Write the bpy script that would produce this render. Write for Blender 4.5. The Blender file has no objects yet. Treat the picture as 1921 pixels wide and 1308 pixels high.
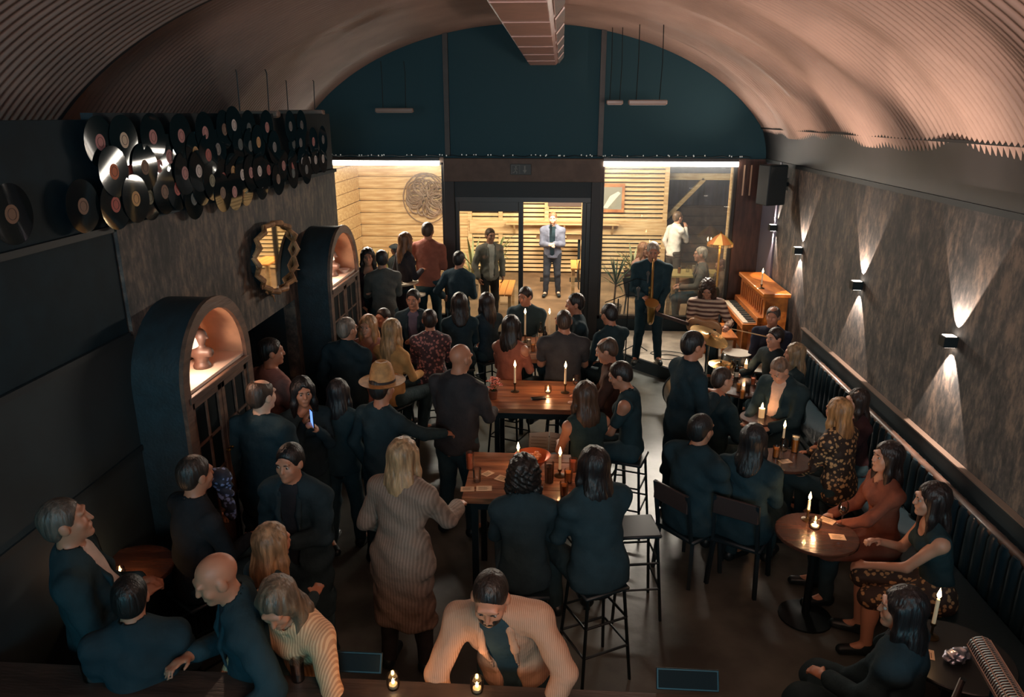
import bpy, bmesh, math, random
import numpy as np
from mathutils import Vector, Matrix, Euler
PI = math.pi
rnd = random.Random(7)
SC = bpy.context.scene
COL = SC.collection

# ------------------------------------------------------------ camera
CAMZ = 3.75
FPX = 1380.0
PITCH = math.atan(439 / FPX)
YAW = math.atan(94.5 / FPX * math.cos(PITCH))
_F0 = Vector((-math.sin(YAW), math.cos(YAW), 0)); _R = Vector((math.cos(YAW), math.sin(YAW), 0))
_FW = _F0 * math.cos(PITCH) - Vector((0, 0, math.sin(PITCH))); _U = _R.cross(_FW)
cam_d = bpy.data.cameras.new('camera'); cam = bpy.data.objects.new('camera', cam_d); COL.objects.link(cam)
cam.location = (0, 0, CAMZ)
cam.rotation_euler = (PI / 2 - PITCH, 0, YAW)
cam_d.sensor_width = 36; cam_d.lens = FPX / 1921 * 36; cam_d.clip_start = .05; cam_d.clip_end = 200
SC.camera = cam
def _ray(x, y): return _FW + _R * ((x - 960.5) / FPX) - _U * ((y - 654) / FPX)
def at_z(x, y, z): r = _ray(x, y); t = (z - CAMZ) / r.z; return Vector((0, 0, CAMZ)) + r * t
def at_Y(x, y, Y): r = _ray(x, y); t = Y / r.y; return Vector((0, 0, CAMZ)) + r * t
def at_X(x, y, X): r = _ray(x, y); t = X / r.x; return Vector((0, 0, CAMZ)) + r * t

# ------------------------------------------------------------ view, world, main lights
SC.view_settings.view_transform = 'Standard'; SC.view_settings.look = 'None'
SC.view_settings.gamma = 1; SC.view_settings.use_curve_mapping = False
SC.view_settings.exposure = 0.0
SC.cycles.use_denoising = True
SC.cycles.sample_clamp_indirect = 3.0
SC.cycles.max_bounces = 6; SC.cycles.caustics_reflective = False; SC.cycles.caustics_refractive = False
w = bpy.data.worlds.new('night'); SC.world = w; w.use_nodes = True
w.node_tree.nodes['Background'].inputs[0].default_value = (.10, .36, .50, 1)
w.node_tree.nodes['Background'].inputs[1].default_value = 0.2

def area(name, loc, target, size, power, color, sy=None, spread=180):
    l = bpy.data.lights.new(name, 'AREA'); l.energy = power; l.color = color
    l.shape = 'RECTANGLE'; l.size = size; l.size_y = sy or size; l.spread = math.radians(spread)
    o = bpy.data.objects.new(name, l); COL.objects.link(o); o.location = loc
    d = Vector(target) - Vector(loc); o.rotation_euler = d.to_track_quat('-Z', 'Y').to_euler()
    return o
def point(name, loc, power, color, r=.02):
    l = bpy.data.lights.new(name, 'POINT'); l.energy = power; l.color = color; l.shadow_soft_size = r
    o = bpy.data.objects.new(name, l); COL.objects.link(o); o.location = loc; return o
def spot(name, loc, target, power, color, ang, blend=.3, r=.02):
    l = bpy.data.lights.new(name, 'SPOT'); l.energy = power; l.color = color; l.shadow_soft_size = r
    l.spot_size = math.radians(ang); l.spot_blend = blend
    o = bpy.data.objects.new(name, l); COL.objects.link(o); o.location = loc
    d = Vector(target) - Vector(loc); o.rotation_euler = d.to_track_quat('-Z', 'Y').to_euler(); return o
# mezzanine bar lamps and an added teal fill behind the camera that lifts the blacks
area('mezzanine_lamp_light', (1.3, -1.2, 3.3), (2.7, 2.2, 5.6), .8, 185, (1, .66, .54), spread=110)
area('mezzanine_lamp_light', (-1.4, -1.2, 3.6), (-1.6, 2.0, 5.6), .6, 40, (1, .62, .52), spread=120)
area('teal_fill_light', (0, -7, 3.9), (0, 6, 2.2), 6, 330, (.24, .80, 1), 3)
area('bar_lamp_light', (.2, 1.2, 2.6), (.1, 3.0, 1.5), .5, 7, (1, .60, .40), spread=120)
# LED strips over the two shop windows (light falls inwards and outwards) and the patio floods outside
for x, w_ in ((-3.0, 2.0), (1.75, 2.0)):
    area('led_strip_light', (x, 12.78, 2.98), (x, 14.5, 1.0), w_, 48, (1, .90, .76), .06)
    area('led_strip_light', (x, 12.24, 2.94), (x * .3, 8.6, .0), w_, 88, (1, .88, .74), .05, spread=110)
area('patio_flood_light', (-3.2, 14.2, 2.9), (-3.8, 18, 1.4), .6, 130, (1, .86, .68))
area('patio_flood_light', (-.2, 14.4, 2.9), (-.2, 18, 1.0), .8, 150, (1, .85, .66))
area('patio_flood_light', (1.6, 14.6, 2.9), (.9, 18, 1.4), .6, 110, (1, .86, .68))

# ------------------------------------------------------------ materials
def lin(c):
    return tuple((v / 12.92 if v <= .04045 else ((v + .055) / 1.055) ** 2.4) for v in [k / 255 for k in c])
_M = {}
def mat(name, col, rough=.7, metal=0, noise=0, nscale=6, bump=0, bscale=40, emit=None, estr=0, spec=.5, dark=None, stretch=None, trans=0, coat=0, sheen=0):
    """col in 0..255 sRGB; noise mixes towards dark"""
    if name in _M: return _M[name]
    m = bpy.data.materials.new(name); m.use_nodes = True; nt = m.node_tree; b = nt.nodes['Principled BSDF']
    b.inputs['Base Color'].default_value = (*lin(col), 1); b.inputs['Roughness'].default_value = rough
    b.inputs['Metallic'].default_value = metal; b.inputs['Specular IOR Level'].default_value = spec
    b.inputs['Coat Weight'].default_value = coat; b.inputs['Sheen Weight'].default_value = sheen
    if trans: b.inputs['Transmission Weight'].default_value = trans
    if emit: b.inputs['Emission Color'].default_value = (*emit, 1); b.inputs['Emission Strength'].default_value = estr
    if noise or bump:
        tc = nt.nodes.new('ShaderNodeTexCoord'); mp = nt.nodes.new('ShaderNodeMapping')
        nt.links.new(tc.outputs['Object'], mp.inputs[0])
        if stretch: mp.inputs['Scale'].default_value = stretch
    if noise:
        n = nt.nodes.new('ShaderNodeTexNoise'); n.inputs['Scale'].default_value = nscale; n.inputs['Detail'].default_value = 6
        nt.links.new(mp.outputs[0], n.inputs['Vector'])
        r = nt.nodes.new('ShaderNodeValToRGB'); r.color_ramp.elements[0].position = .38; r.color_ramp.elements[1].position = .64
        d = dark or tuple(v * (1 - noise) for v in col)
        r.color_ramp.elements[0].color = (*lin(d), 1); r.color_ramp.elements[1].color = (*lin(col), 1)
        nt.links.new(n.outputs['Fac'], r.inputs[0]); nt.links.new(r.outputs[0], b.inputs['Base Color'])
    if bump:
        n = nt.nodes.new('ShaderNodeTexNoise'); n.inputs['Scale'].default_value = bscale; n.inputs['Detail'].default_value = 4
        nt.links.new(mp.outputs[0], n.inputs['Vector'])
        u = nt.nodes.new('ShaderNodeBump'); u.inputs['Strength'].default_value = bump; u.inputs['Distance'].default_value = .02
        nt.links.new(n.outputs['Fac'], u.inputs['Height']); nt.links.new(u.outputs[0], b.inputs['Normal'])
    _M[name] = m; return m
def pattern_mat(name, kind, c1, c2, scale, rough=.75):
    if name in _M: return _M[name]
    m = mat(name, c1, rough); nt = m.node_tree; b = nt.nodes['Principled BSDF']
    tc = nt.nodes.new('ShaderNodeTexCoord')
    r = nt.nodes.new('ShaderNodeValToRGB'); r.color_ramp.elements[0].color = (*lin(c1), 1); r.color_ramp.elements[1].color = (*lin(c2), 1)
    if kind == 'spots':
        v = nt.nodes.new('ShaderNodeTexVoronoi'); v.inputs['Scale'].default_value = scale
        n = nt.nodes.new('ShaderNodeTexNoise'); n.inputs['Scale'].default_value = scale * 1.3
        a = nt.nodes.new('ShaderNodeMath'); a.operation = 'ADD'; mm = nt.nodes.new('ShaderNodeMath'); mm.operation = 'MULTIPLY'; mm.inputs[1].default_value = .8
        nt.links.new(tc.outputs['Object'], v.inputs['Vector']); nt.links.new(tc.outputs['Object'], n.inputs['Vector'])
        nt.links.new(n.outputs['Fac'], mm.inputs[0]); nt.links.new(v.outputs['Distance'], a.inputs[0]); nt.links.new(mm.outputs[0], a.inputs[1])
        r.color_ramp.elements[0].position = .72; r.color_ramp.elements[1].position = .8
        nt.links.new(a.outputs[0], r.inputs[0])
    else:
        s = nt.nodes.new('ShaderNodeTexWave'); s.inputs['Scale'].default_value = scale; s.bands_direction = {'stripes': 'Z', 'ribs': 'X', 'diag': 'DIAGONAL'}[kind]
        s.inputs['Distortion'].default_value = 1.0
        nt.links.new(tc.outputs['Object'], s.inputs['Vector'])
        r.color_ramp.elements[0].position = .4; r.color_ramp.elements[1].position = .6
        nt.links.new(s.outputs['Fac'], r.inputs[0])
    n = nt.nodes.new('ShaderNodeTexNoise'); n.inputs['Scale'].default_value = 13; nt.links.new(tc.outputs['Object'], n.inputs['Vector'])
    u = nt.nodes.new('ShaderNodeBump'); u.inputs['Strength'].default_value = .5; u.inputs['Distance'].default_value = .03
    nt.links.new(n.outputs['Fac'], u.inputs['Height']); nt.links.new(u.outputs[0], b.inputs['Normal'])
    nt.links.new(r.outputs[0], b.inputs['Base Color']); return m
def wood(name, c1, c2, scale=1.6, axis=(14, 1, 14), rough=.5, coat=.0):
    if name in _M: return _M[name]
    m = mat(name, c1, rough, noise=.5, dark=c2, nscale=scale, stretch=axis, bump=.15, bscale=8, coat=coat); return m
def glass_mat(name, tint=(1, 1, 1), refl=.08, rough=0.02):
    if name in _M: return _M[name]
    m = bpy.data.materials.new(name); m.use_nodes = True; nt = m.node_tree; nt.nodes.clear()
    o = nt.nodes.new('ShaderNodeOutputMaterial'); t = nt.nodes.new('ShaderNodeBsdfTransparent'); g = nt.nodes.new('ShaderNodeBsdfGlossy')
    t.inputs[0].default_value = (*tint, 1); g.inputs['Roughness'].default_value = rough
    mx = nt.nodes.new('ShaderNodeMixShader'); fr = nt.nodes.new('ShaderNodeLayerWeight'); fr.inputs[0].default_value = .3
    ma = nt.nodes.new('ShaderNodeMath'); ma.operation = 'MULTIPLY_ADD'; ma.inputs[1].default_value = .7; ma.inputs[2].default_value = refl; ma.use_clamp = True
    nt.links.new(fr.outputs['Fresnel'], ma.inputs[0]); nt.links.new(ma.outputs[0], mx.inputs[0])
    nt.links.new(t.outputs[0], mx.inputs[1]); nt.links.new(g.outputs[0], mx.inputs[2]); nt.links.new(mx.outputs[0], o.inputs[0])
    _M[name] = m; return m
def emis(name, col, strength):
    if name in _M: return _M[name]
    m = bpy.data.materials.new(name); m.use_nodes = True; b = m.node_tree.nodes['Principled BSDF']
    b.inputs['Base Color'].default_value = (*col, 1); b.inputs['Emission Color'].default_value = (*col, 1); b.inputs['Emission Strength'].default_value = strength
    _M[name] = m; return m

# ------------------------------------------------------------ mesh helpers
class MB:
    def __init__(s): s.v = []; s.f = []
    def add(s, vs, fs):
        n = len(s.v); s.v += [tuple(p) for p in vs]; s.f += [tuple(i + n for i in f) for f in fs]; return s
    def box(s, x0, x1, y0, y1, z0, z1, M=None):
        p = [Vector((x, y, z)) for z in (z0, z1) for y in (y0, y1) for x in (x0, x1)]
        if M: p = [M @ q for q in p]
        return s.add(p, [(0, 2, 3, 1), (4, 5, 7, 6), (0, 1, 5, 4), (2, 6, 7, 3), (0, 4, 6, 2), (1, 3, 7, 5)])
    def bar(s, a, b, w, h=None, up=(0, 0, 1)):
        a, b = Vector(a), Vector(b); d = (b - a); L = d.length; d.normalize(); h = h or w
        u = Vector(up); r = d.cross(u)
        if r.length < 1e-4: r = d.cross(Vector((1, 0, 0)))
        r.normalize(); u = r.cross(d)
        M = Matrix((( r.x, d.x, u.x, a.x), (r.y, d.y, u.y, a.y), (r.z, d.z, u.z, a.z), (0, 0, 0, 1)))
        return s.box(-w / 2, w / 2, 0, L, -h / 2, h / 2, M)
    def tube(s, pts, r, n=8, closed=False):
        pts = [Vector(p) for p in pts]; m = len(pts); rs = r if isinstance(r, (list, tuple)) else [r] * m
        vs = []; prev = None
        for i, p in enumerate(pts):
            if closed: d = pts[(i + 1) % m] - pts[i - 1]
            else: d = pts[min(i + 1, m - 1)] - pts[max(i - 1, 0)]
            d.normalize()
            if prev is None: a = d.orthogonal().normalized()
            else:
                a = prev - d * prev.dot(d); a = a.normalized() if a.length > 1e-5 else d.orthogonal().normalized()
            prev = a; b = d.cross(a)
            vs += [p + (a * math.cos(2 * PI * k / n) + b * math.sin(2 * PI * k / n)) * rs[i] for k in range(n)]
        fs = []
        for i in range(m if closed else m - 1):
            j = (i + 1) % m
            fs += [(i * n + k, i * n + (k + 1) % n, j * n + (k + 1) % n, j * n + k) for k in range(n)]
        if not closed: fs += [tuple(range(n - 1, -1, -1)), tuple((m - 1) * n + k for k in range(n))]
        return s.add(vs, fs)
    def lathe(s, prof, c=(0, 0, 0), n=20, M=None, cap=True):
        vs = []; c = Vector(c)
        for r, z in prof:
            for k in range(n):
                p = Vector((r * math.cos(2 * PI * k / n), r * math.sin(2 * PI * k / n), z))
                vs.append((M @ p if M else p) + c)
        fs = []; m = len(prof)
        for i in range(m - 1):
            fs += [(i * n + k, i * n + (k + 1) % n, (i + 1) * n + (k + 1) % n, (i + 1) * n + k) for k in range(n)]
        if cap: fs += [tuple(range(n - 1, -1, -1)), tuple((m - 1) * n + k for k in range(n))]
        return s.add(vs, fs)
    def prism(s, poly, z0, z1):
        n = len(poly)
        return s.add([(x, y, z0) for x, y in poly] + [(x, y, z1) for x, y in poly],
                     [tuple(range(n - 1, -1, -1)), tuple(range(n, 2 * n))] + [(k, (k + 1) % n, n + (k + 1) % n, n + k) for k in range(n)])
    def mesh(s, name, m, smooth=False, bevel=0):
        me = bpy.data.meshes.new(name); me.from_pydata(s.v, [], s.f); me.materials.append(m)
        bm = bmesh.new(); bm.from_mesh(me); bmesh.ops.recalc_face_normals(bm, faces=bm.faces)
        if bevel:
            bmesh.ops.bevel(bm, geom=bm.edges[:], offset=bevel, segments=1, affect='EDGES', clamp_overlap=True)
        bm.to_mesh(me); bm.free()
        if smooth:
            me.polygons.foreach_set('use_smooth', [True] * len(me.polygons)); me.set_sharp_from_angle(angle=math.radians(40))
        return me
    def build(s, name, m, parent=None, smooth=False, bevel=0, loc=None):
        o = bpy.data.objects.new(name, s.mesh(name, m, smooth, bevel)); COL.objects.link(o)
        if parent: o.parent = parent
        if loc is not None: o.location = loc
        return o
def tag(o, label=None, cat=None, group=None, kind=None):
    if label: o['label'] = label
    if cat: o['category'] = cat
    if group: o['group'] = group
    if kind: o['kind'] = kind
    return o
def thing(name, label, cat, loc=(0, 0, 0), rz=0, group=None):
    o = bpy.data.objects.new(name, None); COL.objects.link(o); o.location = loc; o.rotation_euler = (0, 0, rz); o.empty_display_size = .1
    return tag(o, label, cat, group)
def struct(o, label=None): return tag(o, label, None, None, 'structure')
def inst(name, me, parent=None, loc=(0, 0, 0), rot=None):
    o = bpy.data.objects.new(name, me); COL.objects.link(o); o.location = loc
    if rot: o.rotation_euler = rot
    if parent: o.parent = parent
    return o
def copy_tree(o, parent=None):
    c = o.copy(); COL.objects.link(c); c.parent = parent
    for ch in list(o.children): copy_tree(ch, c)
    return c
# ------------------------------------------------------------ the vaulted room
VX, VA, VB, VZ = -.545, 4.03, 2.625, 2.494
YF = 12.4                                   # the facade plane
XR, XL = 3.27, -2.87
def vault(X, inset=0): return VZ + (VB - inset) * math.sqrt(max(0, 1 - ((X - VX) / (VA - inset)) ** 2))
M_ceil = mat('corrugated_paint', (172, 150, 138), .38, noise=.12, nscale=1.2, bump=.05, bscale=30, coat=.15)
M_dark = mat('black_teal_paint', (26, 50, 60), .75, noise=.2, nscale=3)
M_edge = mat('vault_edge_dark', (40, 40, 42), .7)
def corrugated(name, y0, y1, a0, a1, inset, na=70, pitch=.076, amp=.009, wave=.040):
    ny = int((y1 - y0) / pitch * 6) + 1; ys = np.linspace(y0, y1, ny); ts = np.linspace(a0, a1, na)
    Y, T = np.meshgrid(ys, ts, indexing='ij')
    side = np.clip((np.abs(np.cos(T)) - .25) / .6, 0, 1) * (T < PI / 2)
    d = amp * np.cos(2 * PI * Y / pitch) + wave * side * np.clip((T - .32) / .35, .25, 1) * (np.sin(2 * PI * Y / 1.25 + .9 * np.sin(T * 3)) * .7 + .3 * np.sin(2 * PI * Y / .7 + T * 2)) + .012 * np.sin(Y * 2.1 + T * 2.5)
    X = VX + (VA - inset + d) * np.cos(T); Z = VZ + (VB - inset + d) * np.sin(T)
    v = np.stack([X, Y, Z], -1).reshape(-1, 3)
    i = np.arange(ny - 1)[:, None] * na + np.arange(na - 1)[None, :]
    q = np.stack([i, i + 1, i + na + 1, i + na], -1).reshape(-1, 4)
    me = bpy.data.meshes.new(name); me.vertices.add(len(v)); me.vertices.foreach_set('co', v.ravel())
    me.loops.add(q.size); me.loops.foreach_set('vertex_index', q.ravel()); me.polygons.add(len(q))
    me.polygons.foreach_set('loop_start', np.arange(0, q.size, 4)); me.update(calc_edges=True)
    me.polygons.foreach_set('use_smooth', [True] * len(q)); me.materials.append(M_ceil)
    o = bpy.data.objects.new(name, me); COL.objects.link(o); return o
a_r = math.asin((3.45 - VZ) / VB)
struct(corrugated('ceiling', -2.0, YF, a_r * .98, PI - .12, 0), 'corrugated barrel vault of painted metal sheets')
near = struct(corrugated('ceiling', -2.0, 5.62, PI * .60, PI - .05, .22, 50), 'corrugated lining of the vault over the near left side')
# end face of the near lining: a curved rib with real depth
e = MB()
for k in range(40):
    t0 = PI * .60 + (PI * .4 - .05) * k / 40; t1 = PI * .60 + (PI * .4 - .05) * (k + 1) / 40
    P = lambda t, i, y: (VX + (VA - i) * math.cos(t), y, VZ + (VB - i) * math.sin(t))
    e.add([P(t0, .235, 5.60), P(t1, .235, 5.60), P(t1, -.02, 5.60), P(t0, -.02, 5.60), P(t0, .235, 5.64), P(t1, .235, 5.64), P(t1, -.02, 5.64), P(t0, -.02, 5.64)],
          [(0, 1, 2, 3), (4, 5, 6, 7), (0, 1, 5, 4)])
struct(e.build('trim_1', M_edge), 'dark curved rib ending the near vault lining')
# smooth curved board between corrugated sheets and the right wall
e = MB(); n = 10
for k in range(n + 1):
    u = k / n; x = 3.16 + .11 * math.sin(u * PI / 2) ; z = 3.56 - .50 * u
    e.v += [(x, -2, z), (x, YF, z)]
    if k: e.f.append((2 * k - 2, 2 * k - 1, 2 * k + 1, 2 * k))
struct(e.build('trim_2', mat('valance_brown', (40, 40, 42), .5, noise=.2, nscale=2), smooth=True), 'smooth curved brown valance under the corrugated vault')
struct(MB().box(3.14, 3.22, -2, YF, 3.535, 3.56).build('trim_3', mat('lip', (48, 46, 46), .6)), 'thin ledge where the corrugated sheets end')
# floor
struct(MB().box(-4.9, 3.6, -2.2, YF + .1, -.12, 0).build('floor', mat('concrete_floor', (108, 114, 110), .36, noise=.35, nscale=1.7, bump=.1, bscale=12)), 'worn grey concrete floor')
struct(MB().box(-9, 9, YF + .1, 26, -.12, 0).build('ground_patio', mat('patio_floor', (150, 122, 92), .7, noise=.2, nscale=2)), 'pale patio floor outside the doors')
# textured plaster wall material
def plaster(name, c1, c2, c3):
    m = mat(name, c1, .72); nt = m.node_tree; b = nt.nodes['Principled BSDF']
    tc = nt.nodes.new('ShaderNodeTexCoord'); mp = nt.nodes.new('ShaderNodeMapping'); mp.inputs['Scale'].default_value = (1, 1.9, .8)
    nt.links.new(tc.outputs['Object'], mp.inputs[0])
    n1 = nt.nodes.new('ShaderNodeTexNoise'); n1.inputs['Scale'].default_value = 2.2; n1.inputs['Detail'].default_value = 9; n1.inputs['Roughness'].default_value = .68
    n2 = nt.nodes.new('ShaderNodeTexNoise'); n2.inputs['Scale'].default_value = 9; n2.inputs['Detail'].default_value = 6; n2.inputs['Roughness'].default_value = .7
    nt.links.new(mp.outputs[0], n1.inputs['Vector']); nt.links.new(mp.outputs[0], n2.inputs['Vector'])
    ad = nt.nodes.new('ShaderNodeMath'); ad.operation = 'MULTIPLY_ADD'; ad.inputs[1].default_value = .5; nt.links.new(n2.outputs['Fac'], ad.inputs[0])
    hf = nt.nodes.new('ShaderNodeMath'); hf.operation = 'MULTIPLY'; hf.inputs[1].default_value = .5; nt.links.new(n1.outputs['Fac'], hf.inputs[0]); nt.links.new(hf.outputs[0], ad.inputs[2])
    r = nt.nodes.new('ShaderNodeValToRGB'); cr = r.color_ramp; cr.elements[0].position = .41; cr.elements[0].color = (*lin(c2), 1)
    cr.elements[1].position = .6; cr.elements[1].color = (*lin(c3), 1); x = cr.elements.new(.5); x.color = (*lin(c1), 1)
    nt.links.new(ad.outputs[0], r.inputs[0]); nt.links.new(r.outputs[0], b.inputs['Base Color'])
    u = nt.nodes.new('ShaderNodeBump'); u.inputs['Strength'].default_value = .18; u.inputs['Distance'].default_value = .02
    nt.links.new(ad.outputs[0], u.inputs['Height']); nt.links.new(u.outputs[0], b.inputs['Normal']); return m
M_wall = plaster('mottled_plaster', (78, 76, 74), (46, 50, 52), (128, 114, 102))
M_black = mat('matt_black', (20, 36, 42), .6)
M_bmetal = mat('black_metal', (26, 38, 42), .4, metal=.4)
struct(MB().box(XR, XR + .15, -2, 11.45, 0, 3.08).build('wall_right', M_wall), 'mottled brown plaster wall with spotlights')
struct(MB().box(XR, XR + .15, 11.45, YF, 0, 3.08).box(XR - .03, XR, 11.4, 11.47, 0, 3.08).build('wall_right', mat('blue_grey_paint', (112, 112, 128), .4)), 'smooth blue grey wall bay by the window')
struct(MB().box(XR - .02, XR, -2, YF, 3.03, 3.08).build('trim_4', M_black), 'black strip along the top of the right wall')
# left partition: mottled upper band, passage opening, dark near panelling
L = MB(); L.box(XL - .13, XL, 4.6, 9.4, 1.83, 3.08).box(XL - .13, XL, 4.6, 5.62, 0, 1.83).box(XL - .13, XL, 7.62, 9.4, 0, 1.83)
struct(L.build('wall_left', M_wall), 'mottled plaster partition with arched cabinets')
struct(MB().box(XL - .16, XL - .02, -2, 4.58, 2.35, 3.72).build('wall_left', mat('near_upper', (20, 44, 54), .7, noise=.15, spec=.2)), 'dark smooth upper panelling near the camera')
struct(MB().box(XL - .16, XL, -2, 4.6, 0, 2.33).build('wall_left', mat('near_lower', (34, 52, 58), .7, noise=.25, nscale=1.5)), 'dark brown lower panelling near the camera')
for z, n_ in ((2.34, 5), (1.55, 6), (3.05, 7)):
    struct(MB().box(XL - .01, XL + .015, -2, 4.55, z - .02, z + .02).build('trim_%d' % n_, M_black))
struct(MB().box(XL - .1, XL - .02, 4.58, 9.42, 3.08, 3.76).box(XL - .13, XL + .03, 4.6, 9.4, 3.06, 3.10).build('wall_left', M_dark), 'dark backing band behind the vinyl records')
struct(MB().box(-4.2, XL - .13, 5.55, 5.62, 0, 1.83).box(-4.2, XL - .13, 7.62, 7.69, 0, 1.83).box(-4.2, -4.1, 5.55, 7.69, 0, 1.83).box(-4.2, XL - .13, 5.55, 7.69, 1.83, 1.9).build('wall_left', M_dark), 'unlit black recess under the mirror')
struct(MB().box(-4.75, -4.6, 9.3, YF, 0, 3.3).box(-4.6, XL - .13, 9.28, 9.38, 0, 3.76).build('wall_left', M_dark))
# back wall lunette above the facade
e = MB(); n = 48; pts = [(XR + .2 - .0, 3.07)]
top = []
for k in range(n + 1):
    x = -4.6 + (XR + .2 + 4.6) * k / n; top.append((x, max(3.2, vault(x) + .12)))
vs = []; fs = []
for k, (x, z) in enumerate(top):
    vs += [(x, YF, 3.07), (x, YF, z), (x, YF + .15, 3.07), (x, YF + .15, z)]
    if k: b = 4 * k; fs += [(b - 4, b, b + 1, b - 3), (b - 2, b - 1, b + 3, b + 2), (b - 3, b + 1, b + 3, b - 1), (b - 4, b - 2, b + 2, b)]
struct(MB().add(vs, fs).build('wall_back', mat('lunette_black', (52, 84, 94), .9, spec=.15)), 'black wall filling the arch above the shop front')
M_post = mat('grey_steel', (70, 66, 62), .5, noise=.15)
for x in (-1.86, .62):
    struct(MB().box(x - .04, x + .04, YF - .07, YF, 3.1, vault(x) + .05).build('pillar_mullion', M_post), None)
# the facade frame
M_frame = mat('facade_brown', (96, 78, 66), .6, noise=.15)
M_fdark = mat('facade_dark', (44, 44, 44), .55)
struct(MB().box(-1.93, .70, YF - .12, YF + .1, 2.70, 3.07).build('beam_door', M_frame, bevel=.006), 'brown beam over the doorway')
struct(MB().box(-1.80, .52, YF - .05, YF + .08, 2.44, 2.72).build('beam_shutter', mat('shutter_box', (24, 36, 40), .6)), 'dark shutter box above the sliding door')
for x0, x1 in ((-1.93, -1.76), (.50, .66)):
    struct(MB().box(x0, x1, YF - .1, YF + .1, 0, 2.72).build('pillar_door', M_fdark, bevel=.006), None)
struct(MB().box(-4.6, -1.93, YF - .06, YF + .1, 3.0, 3.08).box(.66, 3.0, YF - .06, YF + .1, 3.0, 3.08).build('trim_8', M_frame), 'brown head rail over the windows')
# door_1: fixed leaf left, open slid leaf right
d1 = struct(bpy.data.objects.new('door_1', None), 'sliding glass door with one leaf open'); COL.objects.link(d1)
M_alu = mat('dark_aluminium', (58, 56, 54), .35, metal=.3)
G = glass_mat('clear_glass', (.93, .96, .95), .03)
G2 = glass_mat('glare_glass', (.93, .96, .95), .03)  # white diffuse share mixed in below stands in for strip-light glare
nt = G2.node_tree; _mx = nt.nodes.new('ShaderNodeMixShader'); _mx.inputs[0].default_value = .07; _df = nt.nodes.new('ShaderNodeBsdfDiffuse'); _df.inputs[0].default_value = (.9, .92, .95, 1); _out = nt.nodes['Material Output']
_src = _out.inputs[0].links[0].from_socket; nt.links.new(_src, _mx.inputs[1]); nt.links.new(_df.outputs[0], _mx.inputs[2]); nt.links.new(_mx.outputs[0], _out.inputs[0])
zt = 2.36
MB().box(-1.76, .50, YF - .02, YF + .08, zt, 2.44).build('door_head', M_alu, d1)
MB().box(-1.76, -1.70, YF, YF + .06, 0, zt).box(-.70, -.62, YF, YF + .06, 0, zt).box(-1.70, -.70, YF, YF + .06, 2.20, zt).box(-1.70, -.70, YF, YF + .06, 0, .10).build('fixed_leaf_frame', M_alu, d1, bevel=.004)
MB().box(-1.70, -.70, YF + .025, YF + .033, .10, 2.20).build('fixed_pane', G, d1)
MB().box(.36, .43, YF - .04, YF + .0, 0, zt).box(.43, .50, YF - .06, YF - .0, 0, zt).build('open_leaf_frame', M_alu, d1, bevel=.004)
MB().tube([(.34, YF - .06, .9), (.33, YF - .09, .95), (.33, YF - .09, 1.35), (.34, YF - .06, 1.4)], .012).build('handle', mat('steel', (150, 146, 140), .25, metal=1), d1, smooth=True)
MB().box(-1.76, .5, YF - .05, YF + .1, 0, .02).build('threshold', M_alu, d1)
# windows
def window(name, x0, x1, z0, muls, label):
    wn = struct(bpy.data.objects.new(name, None), label); COL.objects.link(wn)
    f = MB().box(x0, x1, YF - .03, YF + .07, z0, z0 + .06).box(x0, x1, YF - .03, YF + .07, 2.96, 3.0)
    f.box(x0, x0 + .05, YF - .03, YF + .07, z0, 3.0).box(x1 - .05, x1, YF - .03, YF + .07, z0, 3.0)
    f.build('window_frame', M_fdark, wn, bevel=.004)
    MB().box(x0 + .05, x1 - .05, YF + .01, YF + .018, z0 + .06, 2.96).build('pane', G2, wn)
    for a in muls: MB().box(a - .03, a + .03, YF - .03, YF + .07, z0, 2.96).build('mullion', M_fdark, wn)
    return wn
window('window_1', -4.6, -1.93, .35, [], 'large shop window left of the door')
window('window_2', .66, 2.84, .38, [], 'large shop window behind the saxophonist')
struct(MB().box(-4.6, -1.93, YF - .05, YF + .12, 0, .35).box(.66, 3.27, YF - .05, YF + .12, 0, .38).build('wall_back', M_dark), 'low black wall under the shop windows')
struct(MB().box(2.84, XR, YF - .08, YF + .12, .38, 3.07).build('wall_back', mat('red_brown_pier', (86, 58, 48), .5, noise=.3, nscale=3, stretch=(6, 1, 1))), 'reddish brown timber pier beside the right window')
for k, x in enumerate((2.93, 3.04)):
    MB().box(x - .012, x + .012, YF - .085, YF - .075, 2.5, 2.98).build('groove', mat('pale_strip', (220, 190, 160), .3), bpy.data.objects['wall_back.002'] if 'wall_back.002' in bpy.data.objects else None)
# LED strips
def ledstrip(x0, x1, label):
    t = thing('led_strip_light_bar', label, 'strip light', ((x0 + x1) / 2, YF - .10, 3.03))
    L2 = (x1 - x0) / 2
    MB().box(-L2, L2, -.03, .03, .0, .05).build('housing', M_alu, t)
    MB().box(-L2, L2, -.035, .035, -.075, -.001).build('diffuser', emis('led_white', (1, .92, .8), 14), t)
ledstrip(-4.3, -2.0, 'glowing white strip light over the left shop window')
ledstrip(.68, 2.82, 'glowing white strip light over the right shop window')
# festoon of tiny bulbs on the sill of the lunette
fs_ = thing('festoon_string', 'string of tiny dim bulbs along the ledge above the shop front', 'string lights', (0, YF - .14, 3.11))
MB().tube([(-4.2 + 7.2 * k / 80, .01 * math.sin(k), .012 * math.sin(k * 1.7)) for k in range(81)], .006, 5).build('cable', M_black, fs_)
b = MB()
for k in range(60):
    x = -4.2 + 7.2 * rnd.random()
    b.lathe([(.001, -.012), (.009, -.006), (.009, .008), (.001, .014)], (x, 0, .02 * rnd.random()), 6)
tag(b.build('bulbs', emis('dim_bulb', (.7, .75, .7), .25), fs_), kind='stuff')

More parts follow.
